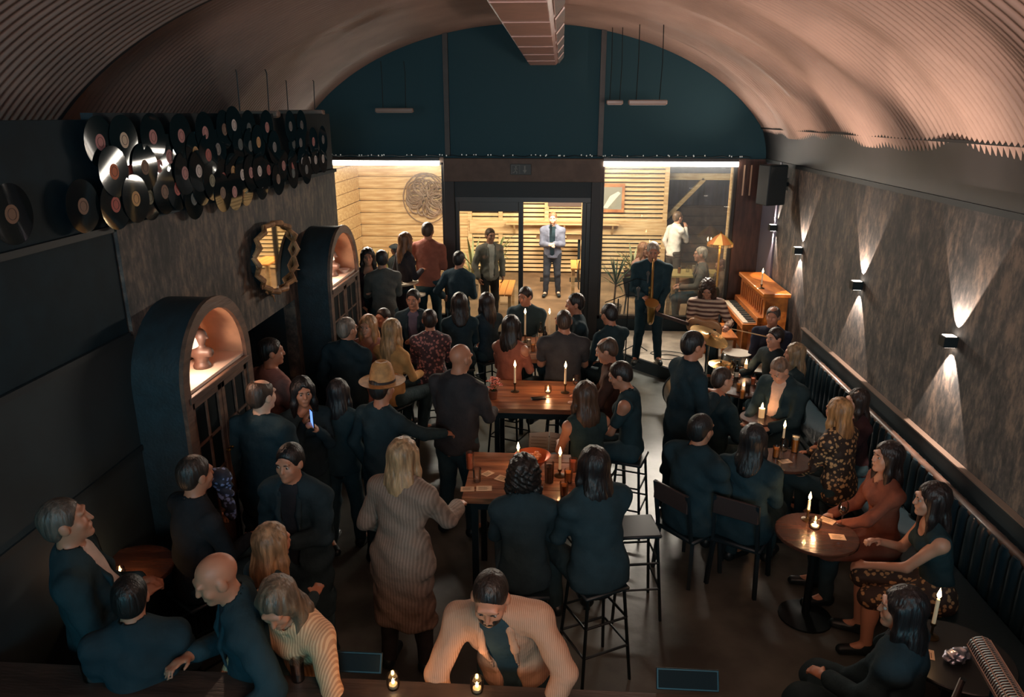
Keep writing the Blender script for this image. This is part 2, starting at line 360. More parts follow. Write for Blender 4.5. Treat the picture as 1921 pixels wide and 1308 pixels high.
# ---------------------------------------------------------------- outside: the patio
YB = 18.0
M_plank = wood('pine_plank', (230, 198, 148), (196, 156, 106), 1.5, (1.2, 8, 14))
M_slat = wood('pine_slat', (240, 212, 164), (214, 178, 124), 1.5, (2, 8, 14))
M_fence = mat('fence_backing', (74, 54, 36), .8)
pw = struct(MB().box(-4.9, -2.2, YB, YB + .1, 0, 3.6).box(-5.05, -4.95, YF + .1, YB, 0, 3.6).build('wall_patio', M_fence), 'plank clad patio walls on the left')
h = .29
plank_mesh = MB().box(-1.35, 1.35, -.02, .02, -.14, .14).mesh('plank', M_plank, bevel=.012)
for k in range(12): inst('plank', plank_mesh, pw, (-3.56, YB - .02 - .006 * (k % 3), .15 + h * k))
plank_mesh2 = MB().box(-.02, .02, -2.7, 2.7, -.14, .14).mesh('plank', M_plank, bevel=.012)
for k in range(12): inst('plank', plank_mesh2, pw, (-4.92 + .006 * (k % 3), 15.25, .15 + h * k))
sw = struct(MB().box(-2.2, 2.55, YB + .05, YB + .12, 0, 3.6).build('wall_patio', M_fence), 'slatted timber screen behind the patio')
slat_mesh = MB().box(-2.36, 2.36, -.015, .015, -.034, .034).mesh('slat', M_slat)
for k in range(34): inst('slat', slat_mesh, sw, (.17, YB, .08 + .104 * k))
for x in (-2.2, -1.45, -.33, .55, 2.5):
    MB().box(x - .05, x + .05, YB - .06, YB - .015, 0, 3.6).build('batten', M_plank, sw)
MB().box(-2.2, 2.55, YB - .10, YB - .07, .98, 1.30).build('plank', M_plank, sw)
# dark picture-like panels on the screen
MB().box(-.30, .50, YB - .09, YB - .05, 1.65, 2.6).build('dark_board', mat('dark_board', (96, 78, 68), .4), sw)
# shed side on the right
struct(MB().box(2.6, 8, 20.4, 20.5, 0, 4.4).build('wall_shed', mat('shed_wall', (88, 88, 100), .6, noise=.3, nscale=2, stretch=(6, 1, .4))), 'grey corrugated shed wall beyond the patio')
br = struct(MB().box(2.62, 4.5, 19.2, 19.3, 2.18, 2.34).build('beam_brace', M_slat), 'pale timber frame beside the shed')
MB().bar((2.6, 19.25, 1.1), (3.6, 19.25, 2.2), .10).build('brace', M_slat, br)
dk = struct(MB().box(2.6, 7, 19.6, 19.66, 0, 1.5).build('wall_fence', mat('dark_fence', (60, 52, 48), .7)), 'low dark board fence')
for k in range(6): MB().box(2.6, 7, 19.56, 19.6, .05 + .24 * k, .26 + .24 * k).build('board', mat('dark_fence2', (78, 66, 58), .7, noise=.3), dk)
struct(MB().box(3.55, 3.68, 16.0, 16.1, 0, 3.4).build('pillar_post', M_plank), 'pine post of the patio roof')
struct(MB().bar((-2.75, 16.5, 3.1), (-1.95, 16.3, 2.45), .12).build('beam_brace', M_plank), 'diagonal roof brace above the wire wreath')
# unseen pale roof, added to reflect the strip light above the windows
rf = struct(MB().add([(-5, YF + .15, 3.12), (7, YF + .15, 3.12), (7, 20.5, 4.2), (-5, 20.5, 4.2), (-5, YF + .15, 3.15), (7, YF + .15, 3.15), (7, 20.5, 4.23), (-5, 20.5, 4.23)],
     [(0, 1, 2, 3), (4, 5, 6, 7), (0, 1, 5, 4), (2, 3, 7, 6)]).build('roof_reflector', mat('polycarbonate', (200, 200, 200), .5)), 'unseen pale roof added over the patio to reflect the strip light')
for k in range(9):
    x = -4.6 + 1.35 * k; MB().bar((x, YF + .2, 3.08), (x, 20.4, 4.13), .06, .1).build('rafter', M_plank, rf)
# ------------------------------------------------------------ smooth bodies: distance fields turned into one continuous mesh
class Field:
    def __init__(s, lo, hi, h):
        s.lo = np.array(lo, float); s.h = h; s.n = np.maximum(np.ceil((np.array(hi) - s.lo) / h).astype(int) + 1, 4)
        s.ax = [s.lo[i] + h * np.arange(s.n[i]) for i in range(3)]
        s.d = np.full(s.n, 9.0, np.float32)
    def _win(s, mn, mx):
        a = np.clip(np.floor((np.array(mn) - s.lo) / s.h).astype(int), 0, s.n - 1); b = np.clip(np.ceil((np.array(mx) - s.lo) / s.h).astype(int) + 1, 1, s.n)
        if (b <= a).any(): return None
        sl = tuple(slice(a[i], b[i]) for i in range(3))
        return sl, s.ax[0][a[0]:b[0], None, None].astype(np.float32), s.ax[1][None, a[1]:b[1], None].astype(np.float32), s.ax[2][None, None, a[2]:b[2]].astype(np.float32)
    def _put(s, sl, d, k, sub):
        o = s.d[sl]
        if sub: d = -d; h = np.maximum(k - np.abs(o - d), 0) / k; s.d[sl] = np.maximum(o, d) + h * h * k * .25
        else: h = np.maximum(k - np.abs(o - d), 0) / k; s.d[sl] = np.minimum(o, d) - h * h * k * .25
    def cap(s, a, b, ra, rb, k=.02, sub=False, side=None, q=1.0):
        """tapered capsule; with side (a unit vector) the section is flattened to q across it"""
        a = np.array(a, float); b = np.array(b, float); m = max(ra, rb) + max(k, .02) + s.h
        w = s._win(np.minimum(a, b) - m, np.maximum(a, b) + m)
        if w is None: return s
        sl, X, Y, Z = w; ab = b - a; L2 = max(ab @ ab, 1e-9)
        px, py, pz = X - a[0], Y - a[1], Z - a[2]
        t = np.clip((px * ab[0] + py * ab[1] + pz * ab[2]) / L2, 0, 1)
        rx, ry, rz = px - t * ab[0], py - t * ab[1], pz - t * ab[2]
        if side is not None:
            ax = ab / math.sqrt(L2); sd = np.array(side, float); sd = sd - ax * (sd @ ax); sd /= np.linalg.norm(sd) + 1e-9; fr = np.cross(sd, ax)
            f = rx * fr[0] + ry * fr[1] + rz * fr[2]
            dist = np.sqrt(np.maximum(rx * rx + ry * ry + rz * rz + f * f * (1 / q ** 2 - 1), 0)) - (ra + (rb - ra) * t); dist = dist * (q if q < 1 else 1)
        else: dist = np.sqrt(rx * rx + ry * ry + rz * rz) - (ra + (rb - ra) * t)
        s._put(sl, dist, k, sub); return s
    def ell(s, c, r, R=None, k=.02, sub=False):
        c = np.array(c, float); r = np.array(r, float); m = r.max() + k + s.h
        w = s._win(c - m, c + m)
        if w is None: return s
        sl, X, Y, Z = w; X, Y, Z = X - c[0], Y - c[1], Z - c[2]
        if R is not None: X, Y, Z = [X * R[0][i] + Y * R[1][i] + Z * R[2][i] for i in range(3)]
        u = np.sqrt((X / r[0]) ** 2 + (Y / r[1]) ** 2 + (Z / r[2]) ** 2)
        s._put(sl, (u - 1) * r.min(), k, sub); return s
    def cut(s, p, n):
        """keep the side of the plane where (x-p).n < 0"""
        p = np.array(p, float); n = np.array(n, float); n /= np.linalg.norm(n)
        pl = (s.ax[0][:, None, None] - p[0]) * n[0] + (s.ax[1][None, :, None] - p[1]) * n[1] + (s.ax[2][None, None, :] - p[2]) * n[2]
        s.d = np.maximum(s.d, pl.astype(np.float32)); return s
    def folds(s, amp, f, seed=0.):
        X, Y, Z = s.ax[0][:, None, None], s.ax[1][None, :, None], s.ax[2][None, None, :]
        s.d += (amp * (np.sin(f * X + 3.1 * np.sin(f * .45 * Z + seed)) * np.sin(f * .6 * Z + 2 * np.sin(f * .5 * Y + seed)) + .5 * np.sin(f * 1.7 * Z + f * X + seed * 2))).astype(np.float32); return s
    def mesh(s, name, m):
        d = s.d; g = d < 0
        C = [(i, j, k) for i in (0, 1) for j in (0, 1) for k in (0, 1)]; n = s.n
        sub = lambda A, c: A[c[0]:n[0] - 1 + c[0], c[1]:n[1] - 1 + c[1], c[2]:n[2] - 1 + c[2]]
        al = sub(g, C[0]).copy(); an = al.copy()
        for c in C[1:]: q = sub(g, c); al &= q; an |= q
        act = an & ~al; idx = np.argwhere(act)
        me = bpy.data.meshes.new(name)
        if len(idx) == 0: return me
        val = {c: d[idx[:, 0] + c[0], idx[:, 1] + c[1], idx[:, 2] + c[2]].astype(float) for c in C}
        acc = np.zeros((len(idx), 3)); cnt = np.zeros(len(idx))
        for c in C:
            for ax in range(3):
                if c[ax]: continue
                e = list(c); e[ax] = 1; e = tuple(e); v0, v1 = val[c], val[e]; mk = (v0 < 0) != (v1 < 0)
                t = np.where(mk, v0 / np.where(mk, v0 - v1, 1), 0)
                p = np.array(c, float)[None, :].repeat(len(idx), 0); p[:, ax] += t
                acc += p * mk[:, None]; cnt += mk
        co = (idx + acc / cnt[:, None]) * s.h + s.lo
        im = np.full(act.shape, -1, np.int32); im[act] = np.arange(len(idx)); fs = []
        for ax in range(3):
            u, v = [(1, 2), (2, 0), (0, 1)][ax]
            a = [slice(None)] * 3; b = [slice(None)] * 3; a[ax] = slice(0, -1); b[ax] = slice(1, None)
            for k in (u, v): a[k] = slice(1, -1); b[k] = slice(1, -1)
            A, B = g[tuple(a)], g[tuple(b)]; e = np.argwhere(A != B)
            if not len(e): continue
            e[:, u] += 1; e[:, v] += 1; fl = g[e[:, 0], e[:, 1], e[:, 2]]
            def cell(du, dv):
                q = e.copy(); q[:, u] -= du; q[:, v] -= dv; return im[q[:, 0], q[:, 1], q[:, 2]]
            q = np.stack([cell(1, 1), cell(0, 1), cell(0, 0), cell(1, 0)], 1); q[~fl] = q[~fl][:, ::-1]; fs.append(q)
        q = np.concatenate(fs); q = q[(q >= 0).all(1)]
        me.vertices.add(len(co)); me.vertices.foreach_set('co', co.astype(np.float32).ravel())
        me.loops.add(q.size); me.loops.foreach_set('vertex_index', q.ravel().astype(np.int32)); me.polygons.add(len(q))
        me.polygons.foreach_set('loop_start', np.arange(0, q.size, 4, dtype=np.int32)); me.update(calc_edges=True)
        me.polygons.foreach_set('use_smooth', [True] * len(q)); me.materials.append(m); return me

SKIN = {'light': mat('skin_light', (206, 150, 122), .5), 'mid': mat('skin_mid', (186, 128, 100), .5), 'pale': mat('skin_pale', (220, 176, 150), .5)}
HAIR = {}
def hair_mat(c):
    if c not in HAIR: HAIR[c] = mat('hair_%d_%d_%d' % c, c, .44, noise=.35, nscale=30, stretch=(1, 1, .15), bump=.5, bscale=60)
    return HAIR[c]
def cloth(c, kind=None, c2=None, sc=30):
    if not kind and max(c) < 54: c = (c[0] * 4 // 10 + 30, c[1] + 22, c[2] + 25)
    if kind: return pattern_mat('cloth_%s_%d_%d_%d_%d' % ((kind,) + c + (sc,)), kind, c, c2, sc)
    return mat('cloth_%d_%d_%d' % c, c, .9, noise=.12, nscale=8, bump=.6, bscale=13, spec=.12 if max(c) < 75 else .3)
_eye = MB().lathe([(.001, -.0102), (.006, -.0085), (.009, -.0045), (.0102, 0), (.009, .0045), (.006, .0085), (.001, .0102)], n=12).mesh('eye', mat('eye_white', (170, 160, 150), .2), True)
_eye.materials.append(mat('iris', (40, 28, 22), .2))
for p in _eye.polygons:
    if p.center.z > .0078: p.material_index = 1
BLACK = (40, 44, 48)

def rotm(yaw, pitch, roll):
    return np.array((Euler((0, roll, 0)).to_matrix().to_4x4() if False else (Matrix.Rotation(yaw, 3, 'Z') @ Matrix.Rotation(pitch, 3, 'X') @ Matrix.Rotation(roll, 3, 'Y'))))
def ik(S, T, l1, l2, pole):
    S, T = np.array(S, float), np.array(T, float); d = T - S; L = np.linalg.norm(d); mx = (l1 + l2) * .985
    if L > mx: T = S + d / L * mx; d = T - S; L = mx
    a = (l1 * l1 - l2 * l2 + L * L) / (2 * L); h = math.sqrt(max(l1 * l1 - a * a, 0)); u = d / L
    p = np.array(pole, float); p = p - u * (p @ u); p /= np.linalg.norm(p) + 1e-9
    return S + u * a + p * h, T

ARM = {'down': (.05, .04, -.50), 'table': (-.07, .34, -.30), 'hold': (-.12, .26, -.22), 'face': (-.12, .20, .02), 'lap': (-.06, .28, -.44), 'raise': (-.05, .28, .05), 'side': (.16, .14, -.36), 'out': (.10, .40, -.20), 'back': (.10, -.10, -.46)}
SEATS = []; SEATED = []
def person(px, label, pose='stand', yaw=0, h=1.75, floor=0., seat=None, lean=4, side=0, head=(0, 0, 0), arms=('down', 'down'), build=1., female=False,
           skin='mid', hair='short', hc=(48, 38, 32), top='shirt', tc=BLACK, tk=None, bot='trousers', bc=(44, 48, 52), under=None, vox=.0105, face=False, beard=None,
           group=None, hat=None, loc=None, sleeve='long', hem=0, legs=0):
    if top in ('jacket', 'coat', 'cardigan') and not under: under = (44, 48, 54)
    s = h / 1.75; seat = seat if seat is not None else {'stand': None, 'sit': .45, 'stool': .75}[pose]
    hip = .93 * s if pose == 'stand' else seat + .10 * s
    Lr = math.radians(lean); sr = math.radians(side)
    dr = lambda a: np.array([math.sin(sr), math.sin(a) * math.cos(sr), math.cos(a) * math.cos(sr)])
    P0 = np.array([0, 0 if pose == 'stand' else -.02, hip]); d1 = dr(Lr * .6); d2 = dr(Lr); d3 = dr(Lr * 1.1)
    W_ = P0 + d1 * .17 * s; C_ = W_ + d2 * .20 * s; NB = C_ + d3 * .15 * s
    R0 = np.array([math.cos(sr), 0, -math.sin(sr)]); Fr = np.cross(d2, R0)
    hy, hp, hr = [math.radians(a) for a in head]
    HR = rotm(hy, hp, hr)                                    # columns: right, forward, up of the head
    nk = (d3 * .6 + np.array([0, .12, .8])); nk /= np.linalg.norm(nk)
    if abs(hp) > .3: nk = nk + HR[:, 1] * .25 * (1 if hp < 0 else -.6); nk /= np.linalg.norm(nk)
    HC = NB + nk * .10 * s + HR[:, 2] * .085 * s + HR[:, 1] * .022 * s
    sc = s * 1.04
    hp_ = lambda x, y, z: HC + (HR[:, 0] * x + HR[:, 1] * y + HR[:, 2] * z) * sc
    yr = math.radians(yaw)
    if loc is None:
        wp = at_z(px[0], px[1], floor + HC[2]); off = Matrix.Rotation(yr, 3, 'Z') @ Vector(HC); loc = (wp.x - off.x, wp.y - off.y, floor)
    root = thing('person', label, 'person', loc, yr, group)
    sw = (.165 if female else .19) * s * (1 + (build - 1) * .5); B = build
    SH = [NB - d3 * .065 * s + R0 * sw * k for k in (1, -1)]
    l1, l2 = .285 * s, .255 * s; A = []
    for k, (S_, sg) in enumerate(zip(SH, (1, -1))):
        a = arms[k]; t = ARM[a] if isinstance(a, str) else a[:3]
        T = S_ + np.array([t[0] * sg, t[1], t[2]]) * s
        pole = a[3:] if not isinstance(a, str) and len(a) > 3 else (.5 * sg, -.5, -.8)
        if not isinstance(a, str) and len(a) > 3: pole = (pole[0] * sg, pole[1], pole[2])
        E_, T = ik(S_, T, l1, l2, pole); A.append((S_, E_, T))
    # legs
    LG = []
    for sg in (1, -1):
        H_ = P0 + np.array([.092 * s * sg, 0, -.03 * s])
        if pose == 'stand':
            st = (.02 + legs) * sg
            K_ = H_ + np.array([.01 * sg + st * .5, .03 + .02 * sg, -.42 * s]); N_ = np.array([H_[0] + .02 * sg + st, .0 + .03 * sg, .085 * s])
        else:
            kz = seat + .04 * s
            K_ = np.array([(.13 + legs) * sg * s, .43 * s, kz]); N_ = np.array([(.12 + legs) * sg * s, .40 * s if pose == 'sit' else .33 * s, max(.085 * s, kz - .42 * s)])
        T_ = N_ + np.array([.03 * sg, .15 * s, -.045 * s]); LG.append((H_, K_, N_, T_))
    allp = [P0, NB, HC] + [p for a in A for p in a] + [p for l in LG for p in l]
    lo = np.min(allp, 0) - .24; hi = np.max(allp, 0) + .24; lo[2] = max(lo[2], -.02) if floor == 0 or pose == 'stand' else lo[2]
    def torso(f, g, k=.05):
        f.cap(P0 + d1 * -.02 * s, W_, (.150 if not female else .158) * s * B + g, (.135 if not female else .118) * s * B + g, k, side=R0, q=.70)
        f.cap(W_, C_, (.132 if not female else .116) * s * B + g, (.150 if not female else .130) * s * B + g, k, side=R0, q=.70)
        f.cap(C_, NB - d3 * .06 * s, .150 * s * B * (.88 if female else 1) + g, .115 * s * B + g, k, side=R0, q=.62)
        for S_ in SH: f.cap(NB - d3 * .01 * s - R0 * 0, S_, .050 * s + g, .056 * s * B + g, .05)
        if female:
            for sg in (1, -1): f.ell(C_ + R0 * .062 * s * sg + Fr * .085 * s + d2 * .01, np.array((.06, .05, .055)) * s + g, k=.05)
        elif B > 1.1: f.ell(W_ + Fr * .05 * s + d2 * .03, np.array((.13, .12, .13)) * s * B * .95 + g, k=.06)
    def arm(f, k, g, upto=1.0, tail=0.):
        S_, E_, T_ = A[k]; fb = 1 if not female else .86
        f.cap(S_, E_, .052 * s * fb * B + g, .040 * s * fb + g, .03)
        if upto > 0: f.cap(E_, E_ + (T_ - E_) * upto, .040 * s * fb + g, .029 * s * fb + g * (1.3 if g else 1), .02)
    def leg(f, l, g, calf=True):
        H_, K_, N_, T_ = l
        f.cap(H_, K_, .086 * s * B + g, .056 * s + g, .05)
        f.cap(K_, N_, .055 * s + g, .040 * s + g * 1.2, .03)
        f.ell(K_ + (N_ - K_) * .3 + np.array([0, -.02, 0]), np.array((.045, .05, .09)) * s + g * .5, k=.04)
    # body
    f = Field(lo, hi, vox); torso(f, 0)
    f.cap(NB - d3 * .02, hp_(0, -.018, -.05), .060 * s * (.88 if female else 1), .055 * s * (.86 if female else 1), .03)
    f.ell(hp_(0, -.014, .028), np.array((.074, .094, .088)) * sc, HR, .02)
    f.ell(hp_(0, .020, -.040), np.array((.056 if female else .060, .066, .078)) * sc, HR, .03)
    f.ell(hp_(0, .066, -.098), np.array((.022, .020, .018)) * sc, HR, .025)
    for sg in (1, -1):
        f.ell(hp_(.032 * sg, .098, .004), np.array((.017, .017, .012)) * sc, HR, .012, True)
        f.ell(hp_(.038 * sg, .058, -.030), np.array((.022, .022, .022)) * sc, HR, .02)
        f.ell(hp_(.077 * sg, -.006, -.008), np.array((.012, .024, .034)) * sc, HR, .008)
    f.cap(hp_(-.036, .080, .026), hp_(.036, .080, .026), .013, .013, .015)
    f.cap(hp_(0, .088, .006), hp_(0, .100, -.031), .009, .0125, .010)
    f.cap(hp_(-.018, .082, -.062), hp_(.018, .082, -.062), .0095, .0095, .008)
    for k in (0, 1):
        arm(f, k, 0); S_, E_, T_ = A[k]; sg = 1 if k == 0 else -1
        u = (T_ - E_); u /= np.linalg.norm(u); inn = np.array([-sg * 1., 0, -.35]) if abs(u[2]) > .6 else np.array([-.35 * sg, 0, -1.])
        inn = inn - u * (inn @ u); inn /= np.linalg.norm(inn); ac = np.cross(u, inn)     # palm normal and across-palm
        if (ac @ np.array([-sg, 0, .0]) if abs(u[2]) <= .6 else ac @ np.array([0, 1., 0])) < 0: ac = -ac      # thumb side
        hs = s * (.9 if female else 1)
        PC = T_ + u * .045 * hs; RM = np.stack([ac, u, inn], 1); f.ell(PC, np.array((.038, .052, .017)) * hs, RM, .015)
        r = .0088 if vox < .01 else .0102
        for i in range(4):
            b0 = T_ + u * .083 * hs + ac * (.028 - .0185 * i) * hs; Ln = (.040, .046, .043, .034)[i] * hs
            m1 = b0 + (u * .85 + inn * .5) * Ln; m2 = m1 + (u * .35 + inn * .9) * Ln * .8
            f.cap(b0 - u * .02, m1, r, r * .95, .004); f.cap(m1, m2, r * .95, r * .8, .003)
        b0 = T_ + u * .025 * hs + ac * .028 * hs; m1 = b0 + (ac * .7 + u * .7 + inn * .3) * .04 * hs; m2 = m1 + (u * .8 + inn * .6) * .03 * hs
        f.cap(b0, m1, r * 1.25, r * 1.1, .008); f.cap(m1, m2, r * 1.1, r * .9, .003)
    for l in LG:
        leg(f, l, 0); f.cap(l[2], l[3], .036 * s, .028 * s, .02)
    inst('body', f.mesh('body', SKIN[skin]), root)
    # clothing
    cv = max(vox, .012)
    sd = px[0] * .37 if px else 1.
    if top:
        full = top in ('coat', 'dress', 'cardigan')
        g = {'tee': .010, 'tank': .012, 'shirt': .013, 'dress': .012, 'jacket': .020, 'coat': .026, 'sweater': .018, 'cardigan': .028}[top]
        tm = cloth(tc, *(tk or ()))
        f = Field(lo, hi, cv); torso(f, g)
        if top in ('jacket', 'sweater', 'shirt', 'tee', 'coat', 'cardigan'): f.cap(P0 - d1 * .07 * s, P0, .152 * s * B + g, .15 * s * B + g, .05, side=R0, q=.74)
        if full and pose == 'stand':
            f.cap(P0, np.array([0, 0, max(hem, .45)]), .160 * s * B + g, .19 * s * B + g, .06, side=R0, q=.72)
        elif full:
            for l in LG: f.cap(l[0], l[1], .10 * s + g, .085 * s + g, .08)
        up = {'long': .97, 'short': -1, 'none': -2}[sleeve]
        for k in (0, 1):
            S_, E_, T_ = A[k]
            if up > 0: arm(f, k, g * .95, up - max(0, g - .012) * (5.5 if g < .024 else 13))
            elif up == -1: f.cap(S_, S_ + (E_ - S_) * .62, .055 * s * B * (.9 if female else 1) + g, .052 * s * (.9 if female else 1) + g, .03)
        if top == 'tank' or sleeve == 'none':
            f.ell(NB + Fr * .03 * s, np.array((.085, .10, .10)) * s, k=.01, sub=True)
            for k in (0, 1): f.ell(SH[k] + R0 * (.035 if k == 0 else -.035) * s, np.array((.045, .09, .08)) * s, k=.01, sub=True)
        else:
            f.cap(NB - d3 * .005, NB + nk * .03 * s, .064 * s + g * .4, .060 * s + g * .4, .02)
            f.cut(NB + nk * .035 * s, nk) if False else None
            f.cap(NB + nk * .03 * s, NB + nk * .2 * s, .061 * s, .061 * s, .004, True) if not female else f.cap(NB + Fr * .02, NB + nk * .2 * s + Fr * .03, .075 * s, .075 * s, .004, True)
        if under or top in ('jacket', 'coat', 'cardigan'):
            f.cap(NB + Fr * .10 * s, W_ + Fr * .13 * s * B, .076 * s, .056 * s, .01, True); f.cap(W_ + Fr * .13 * s * B, P0 + Fr * .14 * s * B, .050 * s, .055 * s, .01, True)
        if up > 0:
            for k in (0, 1):
                S_, E_, T_ = A[k]; u = (T_ - E_); u = u / np.linalg.norm(u)
        if full and pose == 'stand': f.cut((0, 0, max(hem, .45) - .02), (0, 0, -1))
        elif full: f.cut((0, 0, seat - .0), (0, 0, -1))
        elif bot: f.cut(P0 - d1 * (.10 if top != 'tank' else .06) * s, -d1)
        f.folds(.0045 if top not in ('cardigan', 'coat') else .007, 24, sd)
        inst(top if top != 'tee' else 't_shirt', f.mesh(top, tm), root)
        if top in ('jacket', 'coat') and under:
            for sg in (1, -1):
                f = Field(lo, hi, cv); a_ = NB + R0 * .062 * s * sg - Fr * .02 * s + nk * .035 * s; b_ = NB + R0 * .072 * s * sg + Fr * .075 * s - d3 * .03 * s
                c_ = C_ + R0 * (.078 * sg) * s + Fr * (.112 * s * B + g * .6); e_ = W_ + R0 * .062 * s * sg + Fr * (.100 * s * B + g)
                f.cap(a_, b_, .017, .02, .01); f.cap(b_, c_, .022, .022, .01, side=R0, q=.6); f.cap(c_, e_, .022, .008, .01, side=R0, q=.6)
                f.cap(NB - Fr * .065 * s + nk * .03 * s, a_, .018, .017, .01)
                inst('lapel', f.mesh('lapel', tm), root)
        if under:
            f = Field(lo, hi, cv); torso(f, g * .45); f.cap(NB - d3 * .01, NB + nk * .03 * s, .064 * s, .062 * s, .02)
            f.cap(NB + nk * .035 * s, NB + nk * .2 * s, .062 * s, .062 * s, .004, True)
            inst('shirt', f.mesh('shirt', cloth(under)), root)
    if bot:
        f = Field(lo, hi, cv)
        g = .012
        f.cap(P0 - d1 * .02 * s, P0 + d1 * .05 * s, .148 * s * B + .006, .14 * s * B + .006, .05, side=R0, q=.68)
        if bot == 'skirt':
            if pose == 'stand': f.cap(P0, P0 - np.array([0, 0, .42 * s]), .155 * s * B + g, .17 * s + g, .06, side=R0, q=.8)
            else:
                for l in LG: f.cap(l[0], l[1], .098 * s + g, .075 * s + g, .09)
        else:
            for l in LG: leg(f, l, g)
        f.folds(.003, 24, sd + 1)
        inst(bot, f.mesh(bot, cloth(bc)), root)
    for H_, K_, N_, T_ in LG:
        f = Field(np.minimum(N_, T_) - .12, np.maximum(N_, T_) + .12, cv)
        f.cap(N_ + np.array([0, -.02, -.035]), T_ + np.array([0, .02, .0]), .045 * s, .038 * s, .02); f.cap(N_, N_ + np.array([0, -.02, -.03]), .048 * s, .05 * s, .02)
        f.cut((0, 0, T_[2] - .037 * s), (0, 0, -1))
        inst('shoe', f.mesh('shoe', mat('shoe_leather', (26, 38, 42), .4)), root)
    # hair
    if hair and hair != 'bald':
        hv = min(.010, vox)
        hl = HC - .34; hh = HC + .22; ln = {'long': .36, 'mid': .20, 'bob': .12}.get(hair, 0)
        hl[2] -= ln; f = Field(hl, hh, hv); g = (.007 if hair in ('short', 'crop', 'thin') else .013) if hair not in ('curly', 'afro') else .030
        f.ell(hp_(0, -.018, .034), (np.array((.078, .096, .090)) + g * .8) * sc, HR, .02)
        if hair in ('short', 'crop', 'thin'):
            if hair == 'crop': f.d += .006
            f.ell(hp_(0, -.06, -.02), np.array((.070, .05, .06)) * sc, HR, .03)
            f.ell(hp_(0, .110, -.022), np.array((.090, .085, .090)) * sc, HR, .015, True)
            f.ell(hp_(0, .03, -.105), np.array((.10, .10, .085)) * sc, HR, .015, True)
            f.ell(hp_(.09, .01, -.06), np.array((.04, .07, .055)) * sc, HR, .01, True); f.ell(hp_(-.09, .01, -.06), np.array((.04, .07, .055)) * sc, HR, .01, True)
            if hair == 'thin': f.ell(hp_(0, .03, .13), np.array((.06, .08, .05)) * sc, HR, .02, True)
        else:
            if ln:
                be = NB - Fr * .085 * s + np.array([0, -.0, 0]); be[2] = max(HC[2] - .09 - ln, C_[2] - .08)
                f.cap(hp_(0, -.045, .0), NB - Fr * .055 * s + d3 * .02, .088 * sc, .085 * sc, .04, side=R0, q=.62)
                f.cap(NB - Fr * .055 * s + d3 * .02, be, .088 * sc, .07 * sc, .04, side=R0, q=.42)
                for sg in (1, -1):
                    f.cap(hp_(.070 * sg, .012, .03), hp_(.080 * sg, .010, -.10), .028, .030, .03)
                    e_ = NB + R0 * .10 * s * sg + Fr * .05 * s; e_[2] = max(HC[2] - .10 - ln * .8, C_[2] - .02)
                    f.cap(hp_(.080 * sg, .010, -.10), e_, .030, .018, .03)
            if hair in ('tail', 'bun'):
                f.ell(hp_(0, -.06, -.02), np.array((.070, .05, .06)) * sc, HR, .03)
                if hair == 'tail': f.cap(hp_(0, -.105, .02), hp_(0, -.15, -.18), .034, .020, .02)
                else: f.ell(hp_(0, -.10, .07), np.array((.045, .045, .045)), None, .015)
                f.ell(hp_(0, .02, -.12), np.array((.10, .11, .085)) * sc, HR, .015, True)
            if hair in ('curly', 'afro'):
                f.ell(hp_(0, -.05, -.03), np.array((.095, .075, .085)) * sc, HR, .03)
                if hair == 'curly': 
                    for sg in (1, -1): f.cap(hp_(.075 * sg, 0, 0), hp_(.085 * sg, .0, -.12), .035, .04, .03)
                f.folds(.007, 95, sd)
            f.ell(hp_(0, .116, -.030), np.array((.058, .080, .104)) * sc, HR, .012, True)
        X = f.ax[0][:, None, None]; Y = f.ax[1][None, :, None]
        if ln: f.d += (.0028 * np.sin(130 * X + 4 * np.sin(9 * f.ax[2][None, None, :])) * np.cos(70 * Y)).astype(np.float32)
        inst('hair', f.mesh('hair', hair_mat(hc)), root)
    if beard:
        f = Field(HC - .2, HC + .2, min(.009, vox))
        f.ell(hp_(0, .026, -.062), np.array((.060, .070, .062)) * sc, HR, .02); f.ell(hp_(0, .04, .03), np.array((.1, .15, .062)) * sc, HR, .01, True)
        f.ell(hp_(0, .12, -.03), np.array((.035, .05, .04)) * sc, HR, .01, True); f.ell(hp_(0, .098, -.062), np.array((.02, .014, .006)) * sc, HR, .005, True)
        inst('beard', f.mesh('beard', hair_mat(beard)), root)
    if face:
        for sg in (1, -1):
            ey = inst('eye', _eye, root, Vector(hp_(.031 * sg, .079, .002))); ey.rotation_euler = (Matrix(HR.tolist()) @ Matrix.Rotation(-PI / 2, 3, 'X')).to_euler()
            f = Field(hp_(.034 * sg, .092, .026) - .04, hp_(.034 * sg, .092, .026) + .04, .006)
            f.cap(hp_(.018 * sg, .096, .022), hp_(.050 * sg, .082, .026), .0055, .0035, .004)
            inst('eyebrow', f.mesh('eyebrow', hair_mat(hc if hair != 'bald' else (70, 54, 44))), root)
    if pose != 'stand' and seat: SEATS.append((loc, yaw, seat, pose, floor)); SEATED.append(' '.join(label.split()[:9]))
    root['_hc'] = [float(v) for v in HC]
    WR = [Matrix.Rotation(yr, 3, 'Z') @ Vector(A[k][2] + (A[k][2] - A[k][1]) / np.linalg.norm(A[k][2] - A[k][1]) * .09 * s) + Vector(loc) for k in (0, 1)]
    return root, WR
